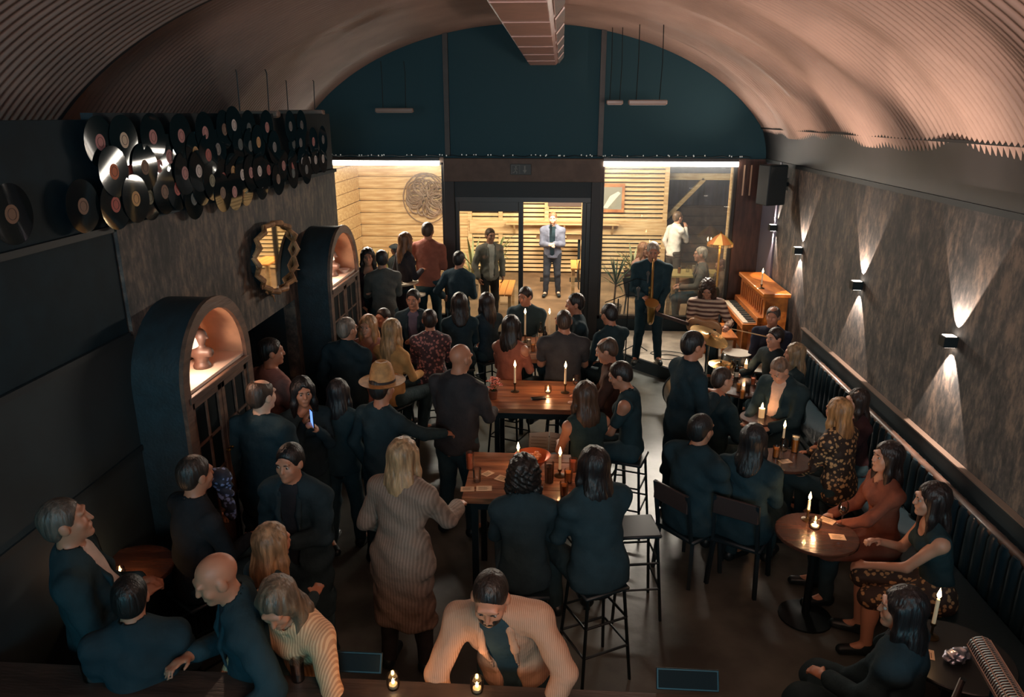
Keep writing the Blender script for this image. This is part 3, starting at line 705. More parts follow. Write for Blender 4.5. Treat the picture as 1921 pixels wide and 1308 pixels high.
# ------------------------------------------------------------ things on the walls and ceiling
# vinyl records: every disc a thing with its paper label
M_vinyl = mat('vinyl', (12, 26, 30), .05, spec=.4)
def disc_mesh(seed):
    r_ = random.Random(seed); R = .158; m = MB(); n = 32; pr = [.0035, .05, .056, .09, .12, .145, R]
    vs = []; a = r_.uniform(0, 6.28); w = r_.uniform(.0005, .0035)
    for s_ in (1, -1):
        for i, r in enumerate(pr):
            for k in range(n):
                t = 2 * PI * k / n; vs.append((s_ * (.0014) + w * (r / R) ** 2 * math.sin(2 * t + a), r * math.cos(t), r * math.sin(t)))
    fs = []
    for s_ in (0, 1):
        o = s_ * n * len(pr)
        for i in range(len(pr) - 1):
            for k in range(n):
                q = (o + i * n + k, o + i * n + (k + 1) % n, o + (i + 1) * n + (k + 1) % n, o + (i + 1) * n + k); fs.append(q if s_ == 0 else q[::-1])
    o = n * len(pr); l = (len(pr) - 1) * n
    for k in range(n): fs.append((l + k, l + (k + 1) % n, o + l + (k + 1) % n, o + l + k))
    return m.add(vs, fs).mesh('disc', M_vinyl, True)
DISCS = [disc_mesh(i) for i in range(7)]
LABC = {'cream': (226, 210, 184), 'orange': (206, 110, 62), 'red': (176, 74, 66), 'pink': (190, 130, 130), 'gold': (206, 160, 96), 'white': (214, 208, 206), 'grey': (120, 124, 128), 'green': (120, 124, 96), 'brown': (120, 88, 66), 'teal': (66, 84, 88)}
def label_mesh(c):
    m = MB(); vs = [(0, .05 * math.cos(2 * PI * k / 20), .05 * math.sin(2 * PI * k / 20)) for k in range(20)] + [(.0012, .048 * math.cos(2 * PI * k / 20), .048 * math.sin(2 * PI * k / 20)) for k in range(20)]
    m.add(vs, [tuple(range(20, 40))] + [(k, (k + 1) % 20, 20 + (k + 1) % 20, 20 + k) for k in range(20)])
    me = m.mesh('label', mat('label_' + c, LABC[c], .6)); me.materials.append(mat('label_ring', (60, 44, 40), .6))
    m2 = MB(); 
    return me
LABM = {c: label_mesh(c) for c in LABC}
RING = MB().tube([(.0014, .03 * math.cos(2 * PI * k / 16), .03 * math.sin(2 * PI * k / 16)) for k in range(16)], .0018, 4, True).mesh('ring', mat('label_ring', (60, 44, 40), .6))
REC = [
 (188, 267, 'pink'), (233, 263, 'cream'), (287, 257, 'pink'), (340, 255, 'pink'), (385, 249, 'pink'), (421, 243, 'brown'), (439, 235, 'white'), (467, 241, 'teal'), (501, 239, 'pink'), (545, 237, 'grey'), (566, 235, 'grey'),
 (318, 294, 'pink'), (344, 300, 'white'), (367, 287, 'gold'), (391, 291, 'red'), (409, 280, 'grey'), (451, 271, 'teal'), (470, 274, 'teal'), (485, 267, 'gold'), (515, 276, 'grey'), (551, 270, 'teal'), (564, 268, 'grey'), (588, 266, 'pink'), (606, 262, 'grey'),
 (214, 322, 'orange'), (245, 318, 'red'), (298, 311, 'pink'), (272, 314, 'brown'), (347, 325, 'pink'), (373, 321, 'white'), (387, 321, 'white'),
 (333, 354, 'red'), (356, 349, 'orange'), (378, 347, 'pink'), (398, 339, 'green'), (420, 335, 'red'), (438, 322, 'gold'), (455, 328, 'white'), (471, 324, 'pink'), (487, 321, 'white'), (504, 319, 'red'), (519, 315, 'pink'), (532, 311, 'pink'), (550, 310, 'red'), (568, 304, 'white'), (580, 302, 'white'), (592, 300, 'white'), (606, 298, 'white'),
 (217, 384, 'red'), (255, 373, 'gold'), (281, 370, 'green'), (309, 360, 'brown'), (364, 373, 'teal'), (440, 360, 'pink'), (418, 362, 'brown'), (461, 353, 'green'), (491, 343, 'grey'), (522, 336, 'brown'), (550, 325, 'teal'), (575, 318, 'grey'),
 (156, 387, 'brown'), (22, 402, 'brown')]
tops = ['bright cream-labelled record standing highest of the row, second from its left end']
order = {}
def where(i, x, y, c):
    row = 'top' if y < 283 - (x - 200) * .05 and y < 284 else ('bottom' if y > 345 - (x - 200) * .06 + (14 if x < 300 else 0) else 'middle')
    return row
cnt = {}
for i, (x, y, c) in enumerate(REC):
    p = at_X(x, y, XL + .045 + .0055 * (i % 5)); cnt[c] = cnt.get(c, 0) + 1
    rowz = 'top' if p.z > 3.5 else 'upper middle' if p.z > 3.36 else 'lower middle' if p.z > 3.24 else 'bottom'
    side_ = 'near' if p.y < 5.2 else 'centre' if p.y < 7 else 'far'
    key = (rowz, c, side_); order[key] = order.get(key, 0) + 1
    nth = ['first', 'second', 'third', 'fourth', 'fifth', 'sixth', 'seventh', 'eighth'][min(order[key] - 1, 7)]
    rr = thing('vinyl_record', 'record with %s label, %s such in %s row, %s part of wall' % (c, nth, rowz, side_), 'record', p, rnd.uniform(-.012, .012), 'vinyl records on the left wall')
    rr.rotation_euler[1] = rnd.uniform(.0, .015); rr.rotation_euler[0] = rnd.uniform(0, 6.28)
    inst('disc', DISCS[i % 7], rr); lb = inst('label', LABM[c], rr, (.0016, 0, 0)); inst('ring', RING, lb)
# mirror in a driftwood frame
cm = (XL + .07, 7.02, 2.41)
mr = thing('mirror', 'oval mirror in a driftwood frame on the mottled left wall', 'mirror', cm)
ring = []
for k in range(14):
    t = 2 * PI * k / 14 + .2; ring.append((.50 * math.cos(t) * (1 + .05 * math.sin(3 * t)), .34 * math.sin(t) * (1 + .08 * math.cos(2 * t + 1))))
me = MB().add([(.0, y, z) for y, z in ring] + [(.008, y, z) for y, z in ring], [tuple(range(13, -1, -1)), tuple(range(14, 28))] + [(k, (k + 1) % 14, 14 + (k + 1) % 14, 14 + k) for k in range(14)])
me.build('mirror_glass', mat('mirror_silver', (235, 228, 215), .03, metal=1), mr)
M_drift = wood('driftwood', (206, 156, 108), (140, 100, 68), 3, (4, 4, 4), .6)
dr_ = random.Random(3)
for k in range(14):
    a = ring[k]; b = ring[(k + 1) % 14]; e1 = dr_.uniform(1.02, 1.12); e2 = dr_.uniform(1.02, 1.12)
    MB().tube([(-.0, a[0] * 1.03, a[1] * 1.03), (.04 + .02 * dr_.random(), (a[0] + b[0]) / 2 * 1.06, (a[1] + b[1]) / 2 * 1.06), (.01, b[0] * 1.03, b[1] * 1.03)], [.024, .028, .023], 8).build('driftwood_piece', M_drift, mr, smooth=True)
for k in range(9):
    t = dr_.uniform(0, 6.28); a = (.53 * math.cos(t), .37 * math.sin(t)); d = dr_.uniform(.06, .16)
    MB().tube([(.03, a[0], a[1]), (.06, a[0] * (1 + d), a[1] * (1 + d * 1.4) + .02)], [.012, .004], 5).build('twig', M_drift, mr, smooth=True)
MB().lathe([(.44, 0), (.44, .06)], n=28, M=Matrix.Rotation(PI / 2, 3, 'Y') @ Matrix.Diagonal((.72, 1, 1)), c=(-.065, 0, 0)).build('backing', M_black, mr)
# arched cabinets
M_arch = wood('arch_frame', (112, 86, 70), (76, 58, 50), 2, (6, 1, 6), .5); M_archd = wood('arch_side', (28, 48, 56), (24, 40, 46), 2, (6, 1, 6), .6)
M_niche = mat('niche_lining', (214, 168, 132), .6, noise=.1)
def arch_cabinet(y0, y1, label, lampp, items):
    yc, R = (y0 + y1) / 2, (y1 - y0) / 2; zs = 1.94; x0, x1 = XL, -2.5
    t = thing('arched_cabinet', label, 'cabinet', (x0, yc, 0)); n = 22
    def shell(Ro, Ri, xa, xb, zb, name, m):
        o = []; 
        pts = [(-Ro, zb)] + [(Ro * -math.cos(PI * k / n), zs + Ro * math.sin(PI * k / n)) for k in range(n + 1)] + [(Ro, zb)]
        pin = [(-Ri, zb)] + [(Ri * -math.cos(PI * k / n), zs + Ri * math.sin(PI * k / n)) for k in range(n + 1)] + [(Ri, zb)]
        N = len(pts); v = [(x, y, z) for x in (xa, xb) for y, z in pts] + [(x, y, z) for x in (xa, xb) for y, z in pin]; f = []
        for k in range(N - 1):
            f += [(k, k + 1, N + k + 1, N + k), (2 * N + k, 3 * N + k, 3 * N + k + 1, 2 * N + k + 1), (N + k, N + k + 1, 3 * N + k + 1, 3 * N + k), (k, 2 * N + k, 2 * N + k + 1, k + 1)]
        f += [(0, N, 3 * N, 2 * N), (N - 1, 3 * N - 1, 4 * N - 1, 2 * N - 1)]
        return MB().add(v, f).build(name, m, t, smooth=True)
    D = x1 - x0
    shell(R, R - .03, .0, D - .03, 0, 'carcass', M_archd); shell(R - .03, R - .045, .02, D - .04, 1.9, 'niche_lining', M_niche)
    shell(R + .012, R - .075, D - .03, D, 0, 'arch_frame', M_arch)
    MB().box(.0, .02, -R + .02, R - .02, 0, zs + R * .97 if False else 1.9).build('back_board', M_archd, t)
    bb = [(-(R - .03) * math.cos(PI * k / 16), zs + (R - .03) * math.sin(PI * k / 16)) for k in range(17)]
    MB().add([(.004, y, z) for y, z in bb] + [(.02, y, z) for y, z in bb], [tuple(range(17)), tuple(range(33, 16, -1))]).build('niche_back', mat('niche_back', (150, 84, 60), .6), t)
    MB().box(.02, D + .01, -R + .045, R - .045, 1.85, 1.90).build('sill', M_arch, t, bevel=.004)
    MB().box(.02, D - .03, -R + .045, R - .045, 1.901, 1.925).build('shelf', mat('white_shelf', (226, 206, 190), .5), t)
    for sg in (-1, 1):
        dr2 = MB(); yy0, yy1 = (-R + .08, -.006) if sg < 0 else (.006, R - .08)
        dr2.box(D - .045, D - .015, yy0, yy0 + .05, .1, 1.84).box(D - .045, D - .015, yy1 - .05, yy1, .1, 1.84).box(D - .045, D - .015, yy0, yy1, .1, .9).box(D - .045, D - .015, yy0, yy1, 1.79, 1.84)
        dd = dr2.build('door', M_arch, t, bevel=.003)
        ym = (yy0 + yy1) / 2
        for z in (1.2, 1.5): MB().box(D - .04, D - .02, yy0 + .05, yy1 - .05, z - .01, z + .01).build('glazing_bar', M_arch, dd)
        MB().box(D - .04, D - .02, ym - .01, ym + .01, .9, 1.79).build('glazing_bar', M_arch, dd)
        MB().box(D - .036, D - .032, yy0 + .05, yy1 - .05, .9, 1.79).build('pane', mat('dark_glass', (14, 24, 28), .6, spec=.1), dd)
        MB().lathe([(.012, 0), (.014, .02), (.004, .03)], (D - .015, -.03 * -sg, 1.3), 8, M=Matrix.Rotation(PI / 2, 3, 'Y')).build('knob', mat('brass', (180, 140, 80), .3, metal=1), dd)
    return t
arch_cabinet(4.48, 5.56, 'tall arched cabinet with lit niche nearest the camera, lattice doors below', None, None)
arch_cabinet(7.75, 8.92, 'tall arched cabinet with lit niche at the far end of the partition', None, None)
def niche_things(yc, pre, far):
    l = thing('niche_lamp', 'small glowing dome lamp in the %s arched niche' % pre, 'lamp', (-2.66, yc - .18, 2.17))
    MB().lathe([(.02, .11), (.05, .10), (.085, .05), (.098, 0), (.09, 0), (.078, .045), (.045, .088), (.015, .10)], n=24, cap=False).build('shade', mat('lamp_shade_cream', (250, 224, 200), .5, emit=(1, .72, .52), estr=1.6), l, smooth=True)
    MB().lathe([(.001, .0), (.028, .02), (.03, .045), (.012, .08), (.001, .085)], n=14).build('bulb', emis('niche_bulb', (1, .72, .48), 22), l, smooth=True)
    MB().tube([(0, 0, .10), (0, .01, .17), (0, .0, .24)], .006, 6).build('cord', M_black, l)
    point('niche_light', (-2.62, yc - .16, 2.135), 8.0, (1, .66, .48), .03)
    b = thing('bust_sculpture', 'dark stone bust standing in the %s arched niche' % pre, 'sculpture', (-2.68, yc + .08, 1.926))
    f = Field((-.16, -.16, -.01), (.16, .16, .36), .006)
    f.cap((0, 0, .02), (0, 0, .05), .065, .05, .01); f.cap((0, 0, .05), (0, 0, .12), .03, .05, .02); f.cap((-.06, -.0, .12), (.06, 0, .12), .04, .04, .03); f.cap((0, 0, .13), (.01, 0, .20), .03, .03, .02); f.ell((.015, 0, .25), (.048, .042, .058), k=.02); f.cap((.055, 0, .25), (.068, 0, .235), .008, .01, .01); f.cut((0, 0, 0), (0, 0, -1))
    inst('carving', f.mesh('carving', mat('dark_stone', (74, 58, 52), .5)), b)
niche_things(5.02, 'nearer', 0); niche_things(8.33, 'farther', 1)
sb = thing('bowl', 'small white bowl on the shelf of the farther niche', 'bowl', (-2.60, 8.62, 1.926))
MB().lathe([(.03, 0), (.035, .008), (.07, .045), (.066, .045), (.03, .012), (.001, .01)], n=18, cap=False).build('bowl_body', mat('white_china', (230, 220, 210), .3), sb, smooth=True)
# trunking hanging under the crown of the vault
du = thing('ceiling_duct', 'long pinkish metal duct hanging under the crown of the vault', 'duct', (-.2, 0, 4.42))
M_duct = mat('duct_paint', (190, 150, 136), .35, noise=.08, coat=.2)
sec = [(-.36, .34), (-.30, .03), (-.27, 0), (.09, 0), (.115, .02), (.20, .13), (.20, .34)]
vs = [(x, y, z) for y in (2.5, 11.2) for x, z in sec]; n = len(sec)
MB().add(vs, [tuple(range(n)), tuple(range(2 * n - 1, n - 1, -1))] + [(k, (k + 1) % n, n + (k + 1) % n, n + k) for k in range(n)]).build('duct_body', M_duct, du, bevel=.004)
for k in range(8):
    y = 2.9 + 1.06 * k
    MB().box(-.272, .092, y - .012, y + .012, -.006, .002).build('joint', M_duct, du)
    lv = MB()
    lv.add([(.128, y + .05, .026), (.196, y + .05, .112), (.196, y + .9, .112), (.128, y + .9, .026), (.136, y + .05, .018), (.204, y + .05, .104), (.204, y + .9, .104), (.136, y + .9, .018)], [(0, 1, 2, 3), (4, 7, 6, 5), (0, 4, 5, 1), (2, 6, 7, 3), (1, 5, 6, 2), (0, 3, 7, 4)])
    lv.build('louvre', mat('white_louvre', (240, 226, 214), .12, coat=.6), du)
for y in (3.2, 6, 8.8, 11): MB().tube([(-.05, y, .34), (-.05, y, .66)], .008, 6).build('hanger', M_bmetal, du)
# unlit linear pendants
def pendant(px, py, Y, L, label):
    p = at_Y(px, py, Y); t = thing('pendant_light', label, 'pendant light', p, 0, 'unlit linear pendants')
    zt_ = vault(p.x) - p.z
    MB().box(-L / 2, L / 2, -.05, .05, -.03, .03).build('housing', mat('pendant_grey', (150, 130, 118), .35), t, bevel=.012)
    MB().box(-L / 2 + .02, L / 2 - .02, -.04, .04, -.036, -.031).build('diffuser', mat('pendant_lens', (170, 150, 138), .3), t)
    for x in (-L * .3, L * .3): MB().tube([(x, 0, .03), (x * 1.02 + .01, 0, zt_ * .5), (x, 0, zt_ - (.05 if abs(p.x + x) < 2 else .35))], .006, 5).build('cable', M_bmetal, t)
pendant(740, 207, 11.0, .55, 'unlit linear pendant light at the left of the arch, two thin cables')
pendant(1215, 192, 10.2, .50, 'larger unlit linear pendant light right of the duct')
pendant(1153, 192, 11.4, .24, 'short unlit pendant light just right of the black wall post')
pendant(478, 214, 7.6, .5, 'unlit pendant light over the record band, nearer of two')
pendant(566, 211, 9.2, .55, 'unlit pendant light over the record band, farther of two')
# exit sign on the beam: running figure and arrow
p = at_Y(977, 318, YF - .14)
ex = thing('exit_sign', 'small dark fire exit sign with running figure and arrow on the door beam', 'sign', (p.x, YF - .125, p.z))
MB().box(-.17, .17, -.02, .004, -.085, .085).build('sign_plate', mat('sign_dark', (42, 48, 46), .5), ex, bevel=.004)
sg_m = mat('sign_pale', (110, 112, 106), .5); f = MB()
f.box(-.15, -.145, -.023, -.019, -.07, .07).box(-.02, -.015, -.023, -.019, -.07, .07).box(-.15, -.015, -.023, -.019, .065, .07)
f.lathe([(.001, 0), (.013, .0), (.013, .003), (.001, .003)], (-.08, -.02, .04), 10, M=Matrix.Rotation(PI / 2, 3, 'X'))
for a, b in (((-.082, .022), (-.09, -.018)), ((-.09, -.018), (-.062, -.038)), ((-.062, -.038), (-.07, -.066)), ((-.09, -.018), (-.105, -.045)), ((-.105, -.045), (-.13, -.05)), ((-.084, .018), (-.055, .004)), ((-.084, .018), (-.108, .004))): f.bar((a[0], -.021, a[1]), (b[0], -.021, b[1]), .012, .004, up=(0, 1, 0))
f.build('running_figure', sg_m, ex)
MB().box(.055, .075, -.023, -.019, -.01, .06).add([(.065, -.022, -.06), (.03, -.022, -.01), (.10, -.022, -.01)], [(0, 1, 2)]).build('arrow', sg_m, ex)
# wall spotlights on the right wall, light up and down
SB = MB().box(-.11, 0, -.05, .05, -.045, .045).mesh('spot_body', M_bmetal, bevel=.003)
for i, (px, py, lab, st) in enumerate([(1780, 640, 'nearest', 1.5), (1607, 535, 'second', 1.2), (1497, 470, 'third', .9), (1450, 427, 'farthest, beside the speaker,', .7)]):
    p = at_X(px, py, XR - .05); t = thing('wall_spotlight', 'black cube up-and-down wall light, %s of the four on the right wall' % lab, 'wall light', (XR, p.y, p.z), 0, 'up and down lights on the right wall')
    inst('spot_body', SB, t)
    for sg in (1, -1):
        MB().box(-.095, -.012, -.038, .038, min(sg * .0455, sg * .048), max(sg * .0455, sg * .048)).build('lens', emis('spot_lens', (1, .86, .74), 9 if sg > 0 else 5), t)
        spot('spot_light', (XR - .075, p.y, p.z + sg * .056), (XR + .06, p.y, p.z + sg * .6), 70 * st, (1, .76, .62), 66, .12, .01)
        if sg > 0: spot('spot_light', (XR - .08, p.y, p.z + .056), (XR - .56, p.y, p.z + 1), 210 * st, (1, .70, .56), 74, .65, .02)
# PA speaker
p = at_X(1450, 347, 3.02)
sp = thing('loudspeaker', 'black box loudspeaker on a bracket high on the right wall', 'speaker', (3.0, p.y, p.z), math.radians(28))
MB().add([(-.17, -.12, -.28), (.17, -.12, -.28), (.12, .16, -.28), (-.12, .16, -.28), (-.17, -.12, .28), (.17, -.12, .28), (.12, .16, .28), (-.12, .16, .28)], [(0, 3, 2, 1), (4, 5, 6, 7), (0, 1, 5, 4), (1, 2, 6, 5), (2, 3, 7, 6), (3, 0, 4, 7)]).build('cabinet', M_black, sp, bevel=.012)
MB().box(-.155, .155, -.132, -.122, -.26, .26).build('grille', mat('grille', (34, 44, 46), .8, bump=.4, bscale=200), sp, bevel=.004)
MB().bar((.10, .05, .0), (.36, -.01, .0), .05).box(.30, .34, -.08, .08, -.09, .09).build('bracket', M_bmetal, sp)
# banquette along the right wall
bq = thing('banquette', 'black upholstered banquette with rail running along the right wall', 'bench', (XR, 5.7, 0))
M_lea = mat('black_leather', (24, 44, 52), .38, bump=.1, bscale=50, coat=.2)
MB().box(-.62, -.02, -3.6, 3.55, .0, .34).build('plinth', M_black, bq)
MB().box(-.62, -.18, -3.6, 3.55, .34, .46).build('seat_pad', M_lea, bq, bevel=.03, smooth=True)
MB().box(-.035, -.004, -3.6, 3.9, .62, 1.03).box(-.06, -.004, -3.6, 3.9, 1.03, 1.05).build('back_panel', M_black, bq)
MB().box(-.062, -.004, -3.6, 3.9, 1.05, 1.062).build('rail', mat('rail_bronze', (160, 140, 126), .35, metal=.4), bq)
ch = MB(); ch.lathe([(.001, -.26), (.05, -.25), (.062, -.2), (.062, .2), (.05, .25), (.001, .26)], n=10, M=Matrix.Diagonal((1.0, 1.1, 1)))
chm = ch.mesh('back_channel', M_lea, True)
for k in range(52): inst('back_channel', chm, bq, (-.13, -3.5 + .135 * k, .66))
MB().tube([(-.13, -3.56, .90), (-.13, 3.5, .90)], .035, 10).build('back_roll', mat('lit_roll_leather', (120, 92, 78), .4, noise=.3, coat=.2), bq, smooth=True)  # roll coloured paler than the black leather for the light along its edge
# stage
sg_ = struct(MB().prism([(.70, 12.3), (.87, 11.2), (1.83, 10.15), (2.25, 9.8), (3.22, 9.7)][::-1] + [(3.22, 12.3)][::-1], 0, .2).build('floor_stage', mat('stage_top', (184, 172, 154), .5, noise=.3, nscale=3)), 'low stage platform in the right back corner')
ed = MB()
for a, b in (((.87, 11.2), (1.83, 10.15)), ((1.83, 10.15), (2.25, 9.8)), ((.70, 12.3), (.87, 11.2)), ((2.25, 9.8), (3.22, 9.7))): ed.bar((a[0], a[1], .095), (b[0], b[1], .095), .03, .19)
ed.build('edge_board', M_black, sg_)
struct(MB().box(-4.55, -2.1, 9.75, 12.33, 0, .30).build('floor_platform', mat('platform_wood', (60, 54, 50), .6, noise=.3)), 'raised platform in the left back corner')
# ------------------------------------------------------------ tables
M_top = wood('table_oak', (190, 130, 92), (130, 82, 58), 1.3, (1.5, 10, 10), .32, .3)
M_leg = mat('black_table_leg', (24, 36, 40), .5, metal=.5)
def plank_table(x0, x1, y0, y1, z, label, ground=True):
    t = thing('high_table', label, 'table', ((x0 + x1) / 2, (y0 + y1) / 2, 0)); hx, hy = (x1 - x0) / 2, (y1 - y0) / 2; n = 5; w = 2 * hy / n
    for k in range(n): MB().box(-hx + .002 * (k % 2), hx - .003 * (k % 3), -hy + w * k + .003, -hy + w * (k + 1) - .003, z - .05, z - .0015 * (k % 2)).build('plank', M_top, t, bevel=.003)
    MB().box(-hx + .06, hx - .06, -hy + .06, -hy + .09, z - .13, z - .052).box(-hx + .06, hx - .06, hy - .09, hy - .06, z - .13, z - .052).box(-hx + .06, -hx + .09, -hy + .09, hy - .09, z - .13, z - .052).box(hx - .09, hx - .06, -hy + .09, hy - .09, z - .13, z - .052).build('apron', M_leg, t)
    for sx in (-1, 1):
        for sy in (-1, 1): MB().box(sx * (hx - .09) - .025, sx * (hx - .09) + .025, sy * (hy - .09) - .025, sy * (hy - .09) + .025, 0, z - .13).build('leg', M_leg, t)
    return t
plank_table(-.68, .40, 6.68, 7.50, 1.0, 'oak plank high table in the middle with two tall candles')
plank_table(-.52, .10, 8.22, 9.16, 1.0, 'farthest oak high table, crowded with bottles, near the door')
plank_table(-.70, .36, 4.90, 5.70, 1.0, 'nearest oak high table covered with white cards and glasses')
def round_table(px, py, z, r, label, top, floor=0.):
    p = at_z(px, py, z); t = thing('round_table', label, 'table', (p.x, p.y, floor)); z -= floor
    MB().lathe([(.001, z - .03), (r - .01, z - .03), (r, z - .022), (r, z - .006), (r - .006, z), (.001, z)], n=36, cap=False).build('table_top', top, t, smooth=True)
    MB().lathe([(.03, .03), (.025, z - .03)], n=12).build('column', M_leg, t); MB().lathe([(.001, 0), (.2, 0), (.2, .015), (.03, .04), (.001, .04)], n=24, cap=False).build('base', M_leg, t)
    return t
M_dtop = wood('dark_table_top', (92, 58, 44), (66, 42, 34), 1.5, (1.5, 8, 8), .25, .5)
round_table(1532, 1000, .75, .30, 'round dark wood table with votive glass, right side before the banquette', M_dtop)
round_table(1470, 862, .75, .25, 'round dark table with orange beer glass beside the leopard blouse', M_dtop)
round_table(1392, 725, .75, .33, 'round table crowded with glasses in front of the drum kit', M_dtop)
round_table(1425, 783, .75, .20, 'tiny round table carrying one pillar candle in glass', M_dtop)
round_table(1790, 1228, .75, .32, 'round dark table in the bottom right corner of the room', mat('black_top', (40, 44, 46), .35))
round_table(748, 527, 1.35, .30, 'white round high table on the left back platform', mat('white_top', (232, 214, 186), .4), .30)
round_table(242, 1066, 1.0, .27, 'round dark high table at the left wall with one candle', M_dtop)
# long bar shelf under the camera where people lean
bs = thing('bar_shelf', 'long dark bar counter along the bottom of the view', 'counter', (0, 2.45, 0))
MB().box(-2.86, 3.24, .0, .46, 1.05, 1.10).build('counter_top', wood('counter_wood', (78, 64, 56), (54, 46, 42), 1.3, (1.2, 8, 8), .4), bs, bevel=.006)
MB().box(-2.86, 3.24, .05, .10, 0, 1.05).build('counter_front', M_black, bs)
# ------------------------------------------------------------ candles, glasses, cards
M_wax = mat('wax', (244, 226, 190), .5, emit=(1, .55, .25), estr=.12); M_flame = emis('flame', (1, .62, .26), 26); M_brass = mat('brass', (180, 140, 80), .3, metal=1)
FL = MB().lathe([(.001, 0), (.0055, .006), (.0075, .014), (.005, .03), (.0015, .044), (.0003, .05)], n=10, cap=False).mesh('flame', M_flame, True)
M_cg = glass_mat('table_glass', (.97, .97, .96), .06, .02)
def taper(px, py, z, hgt, label, holder=.10, power=7.5, r=.011, floorz=None):
    p = at_z(px, py, z); t = thing('candle', label, 'candle', (p.x, p.y, z))
    if holder: MB().lathe([(.001, 0), (.045, 0), (.045, .006), (.012, .016), (.008, .03), (.008, holder - .025), (.017, holder - .012), (.017, holder), (.001, holder)], n=14, cap=False).build('candlestick', mat('dark_brass', (96, 78, 54), .35, metal=.9), t, smooth=True)
    MB().lathe([(.001, holder), (r, holder), (r * .95, hgt - .004), (r * .6, hgt), (.001, hgt)], n=10, cap=False).build('wax', M_wax, t, smooth=True)
    fl_ = inst('flame', FL, t, (0, 0, hgt + .004)); fl_.scale = (1.7, 1.7, 1.4)
    MB().tube([(0, 0, hgt), (.001, 0, hgt + .012)], .001, 4).build('wick', M_black, t)
    point('candle_light', (p.x, p.y, z + hgt + .034), power, (1, .50, .24), .012)
    return t
def votive(px, py, z, label, r=.038, power=1.8, hgt=.075):
    p = at_z(px, py, z); t = thing('votive_candle', label, 'candle', (p.x, p.y, z))
    MB().lathe([(.001, 0), (r * .8, 0), (r, hgt * .35), (r * .92, hgt), (r * .86, hgt), (r * .93, hgt * .35), (r * .74, .004), (.001, .004)], n=18, cap=False).build('glass_cup', M_cg, t, smooth=True)
    MB().lathe([(.001, .005), (r * .62, .005), (r * .62, .02), (.001, .02)], n=14, cap=False).build('tealight', M_wax, t, smooth=True)
    f_ = inst('flame', FL, t, (0, 0, .022)); f_.scale = (1.1, 1.1, .7)
    point('candle_light', (p.x, p.y, z + hgt + .02), power, (1, .52, .25), .012); return t
def pillar(px, py, z, hgt, label, r=.03, power=3.):
    p = at_z(px, py, z); t = thing('pillar_candle', label, 'candle', (p.x, p.y, z))
    MB().lathe([(.001, 0), (r, 0), (r, hgt), (r * .8, hgt - .006), (.001, hgt - .012)], n=16, cap=False).build('wax', mat('wax_glow', (250, 214, 160), .5, emit=(1, .5, .2), estr=.5), t, smooth=True)
    f_ = inst('flame', FL, t, (0, 0, hgt - .006)); f_.scale = (1.7, 1.7, 1.4)
    MB().lathe([(r * 1.5, 0), (r * 1.55, hgt * .9)], n=20, cap=False).build('glass_sleeve', M_cg, t, smooth=True)
    point('candle_light', (p.x, p.y, z + hgt + .034), power, (1, .50, .24), .012); return t
taper(966, 735, 1.0, .27, 'lit tall candle on the middle oak table, left of its pair'); taper(1060, 737, 1.0, .27, 'lit tall candle on the middle oak table, right of its pair')
votive(1028, 737, 1.0, 'small glowing votive between the two tall candles of the middle table')
taper(985, 642, 1.0, .37, 'lit tall candle on the farthest oak table, left of its pair'); taper(1030, 642, 1.0, .37, 'lit tall candle on the farthest oak table, right of its pair')
taper(972, 874, 1.0, .14, 'short lit candle behind the curly head at the nearest oak table', .04); taper(1050, 893, 1.0, .18, 'tall lit candle among glasses on the nearest oak table', .06, 7)
taper(1467, 843, .75, .22, 'slim lit candle above the glasses beside the orange beer', .12, 6); pillar(1428, 783, .75, .10, 'pillar candle in a glass sleeve beside the white-collared man')
taper(1514, 975, .75, .17, 'lit candle in a stemmed glass on the round table beside the votive', .09, 5); votive(1528, 990, .75, 'round glowing glass votive on the right round table', .05, 2.5)
taper(1746, 1195, .75, .27, 'slim lit candle behind the long-haired woman, bottom right', .10, 3.5)
pillar(203, 1035, 1.0, .10, 'stubby lit candle in glass on the left wall table', .03, 4); votive(228, 1085, 1.0, 'tiny glowing tealight at the near edge of the left wall table', .03, 1)
taper(748, 522, 1.35, .2, 'lit candle on the white round table', .05, 2); taper(1428, 541, 1.36, .22, 'white candle burning on top of the wooden piano', .06, 2.)
pillar(1398, 700, .75, .12, 'lit candle among the glasses before the drum kit', .02, 3)
votive(738, 1290, 1.1, 'tealight in glass on the bar counter, left one', .034, .8); votive(895, 1297, 1.1, 'tealight in glass on the bar counter, right one', .034, .8)
M_red = mat('red_drink', (190, 70, 40), .1, spec=.6, emit=(1, .25, .08), estr=.05); M_beer = mat('beer', (226, 130, 50), .1, spec=.6); M_dk = mat('cola', (50, 34, 26), .1)
def tumbler(px, py, z, label, drink=None, r=.035, hgt=.11, cat='glass', fz=None):
    p = at_z(px, py, z); t = thing('drinking_glass', label, cat, (p.x, p.y, z), 0, None)
    MB().lathe([(.001, 0), (r * .85, 0), (r, hgt), (r * .94, hgt), (r * .8, .006), (.001, .006)], n=16, cap=False).build('glass_body', M_cg, t, smooth=True)
    if drink: MB().lathe([(.001, .008), (r * .78, .008), (r * .9, hgt * .82), (.001, hgt * .82)], n=14, cap=False).build('drink', drink, t, smooth=True)
    return t
def wineglass(px, py, z, label, drink=None):
    p = at_z(px, py, z); t = thing('wine_glass', label, 'glass', (p.x, p.y, z))
    MB().lathe([(.001, 0), (.034, 0), (.03, .003), (.005, .008), (.004, .085), (.018, .095), (.038, .125), (.040, .15), (.032, .195), (.030, .195), (.037, .15), (.035, .127), (.016, .10), (.001, .096)], n=18, cap=False).build('glass_body', M_cg, t, smooth=True)
    if drink: MB().lathe([(.001, .099), (.016, .103), (.034, .128), (.035, .14), (.001, .14)], n=14, cap=False).build('wine', drink, t, smooth=True)
    return t
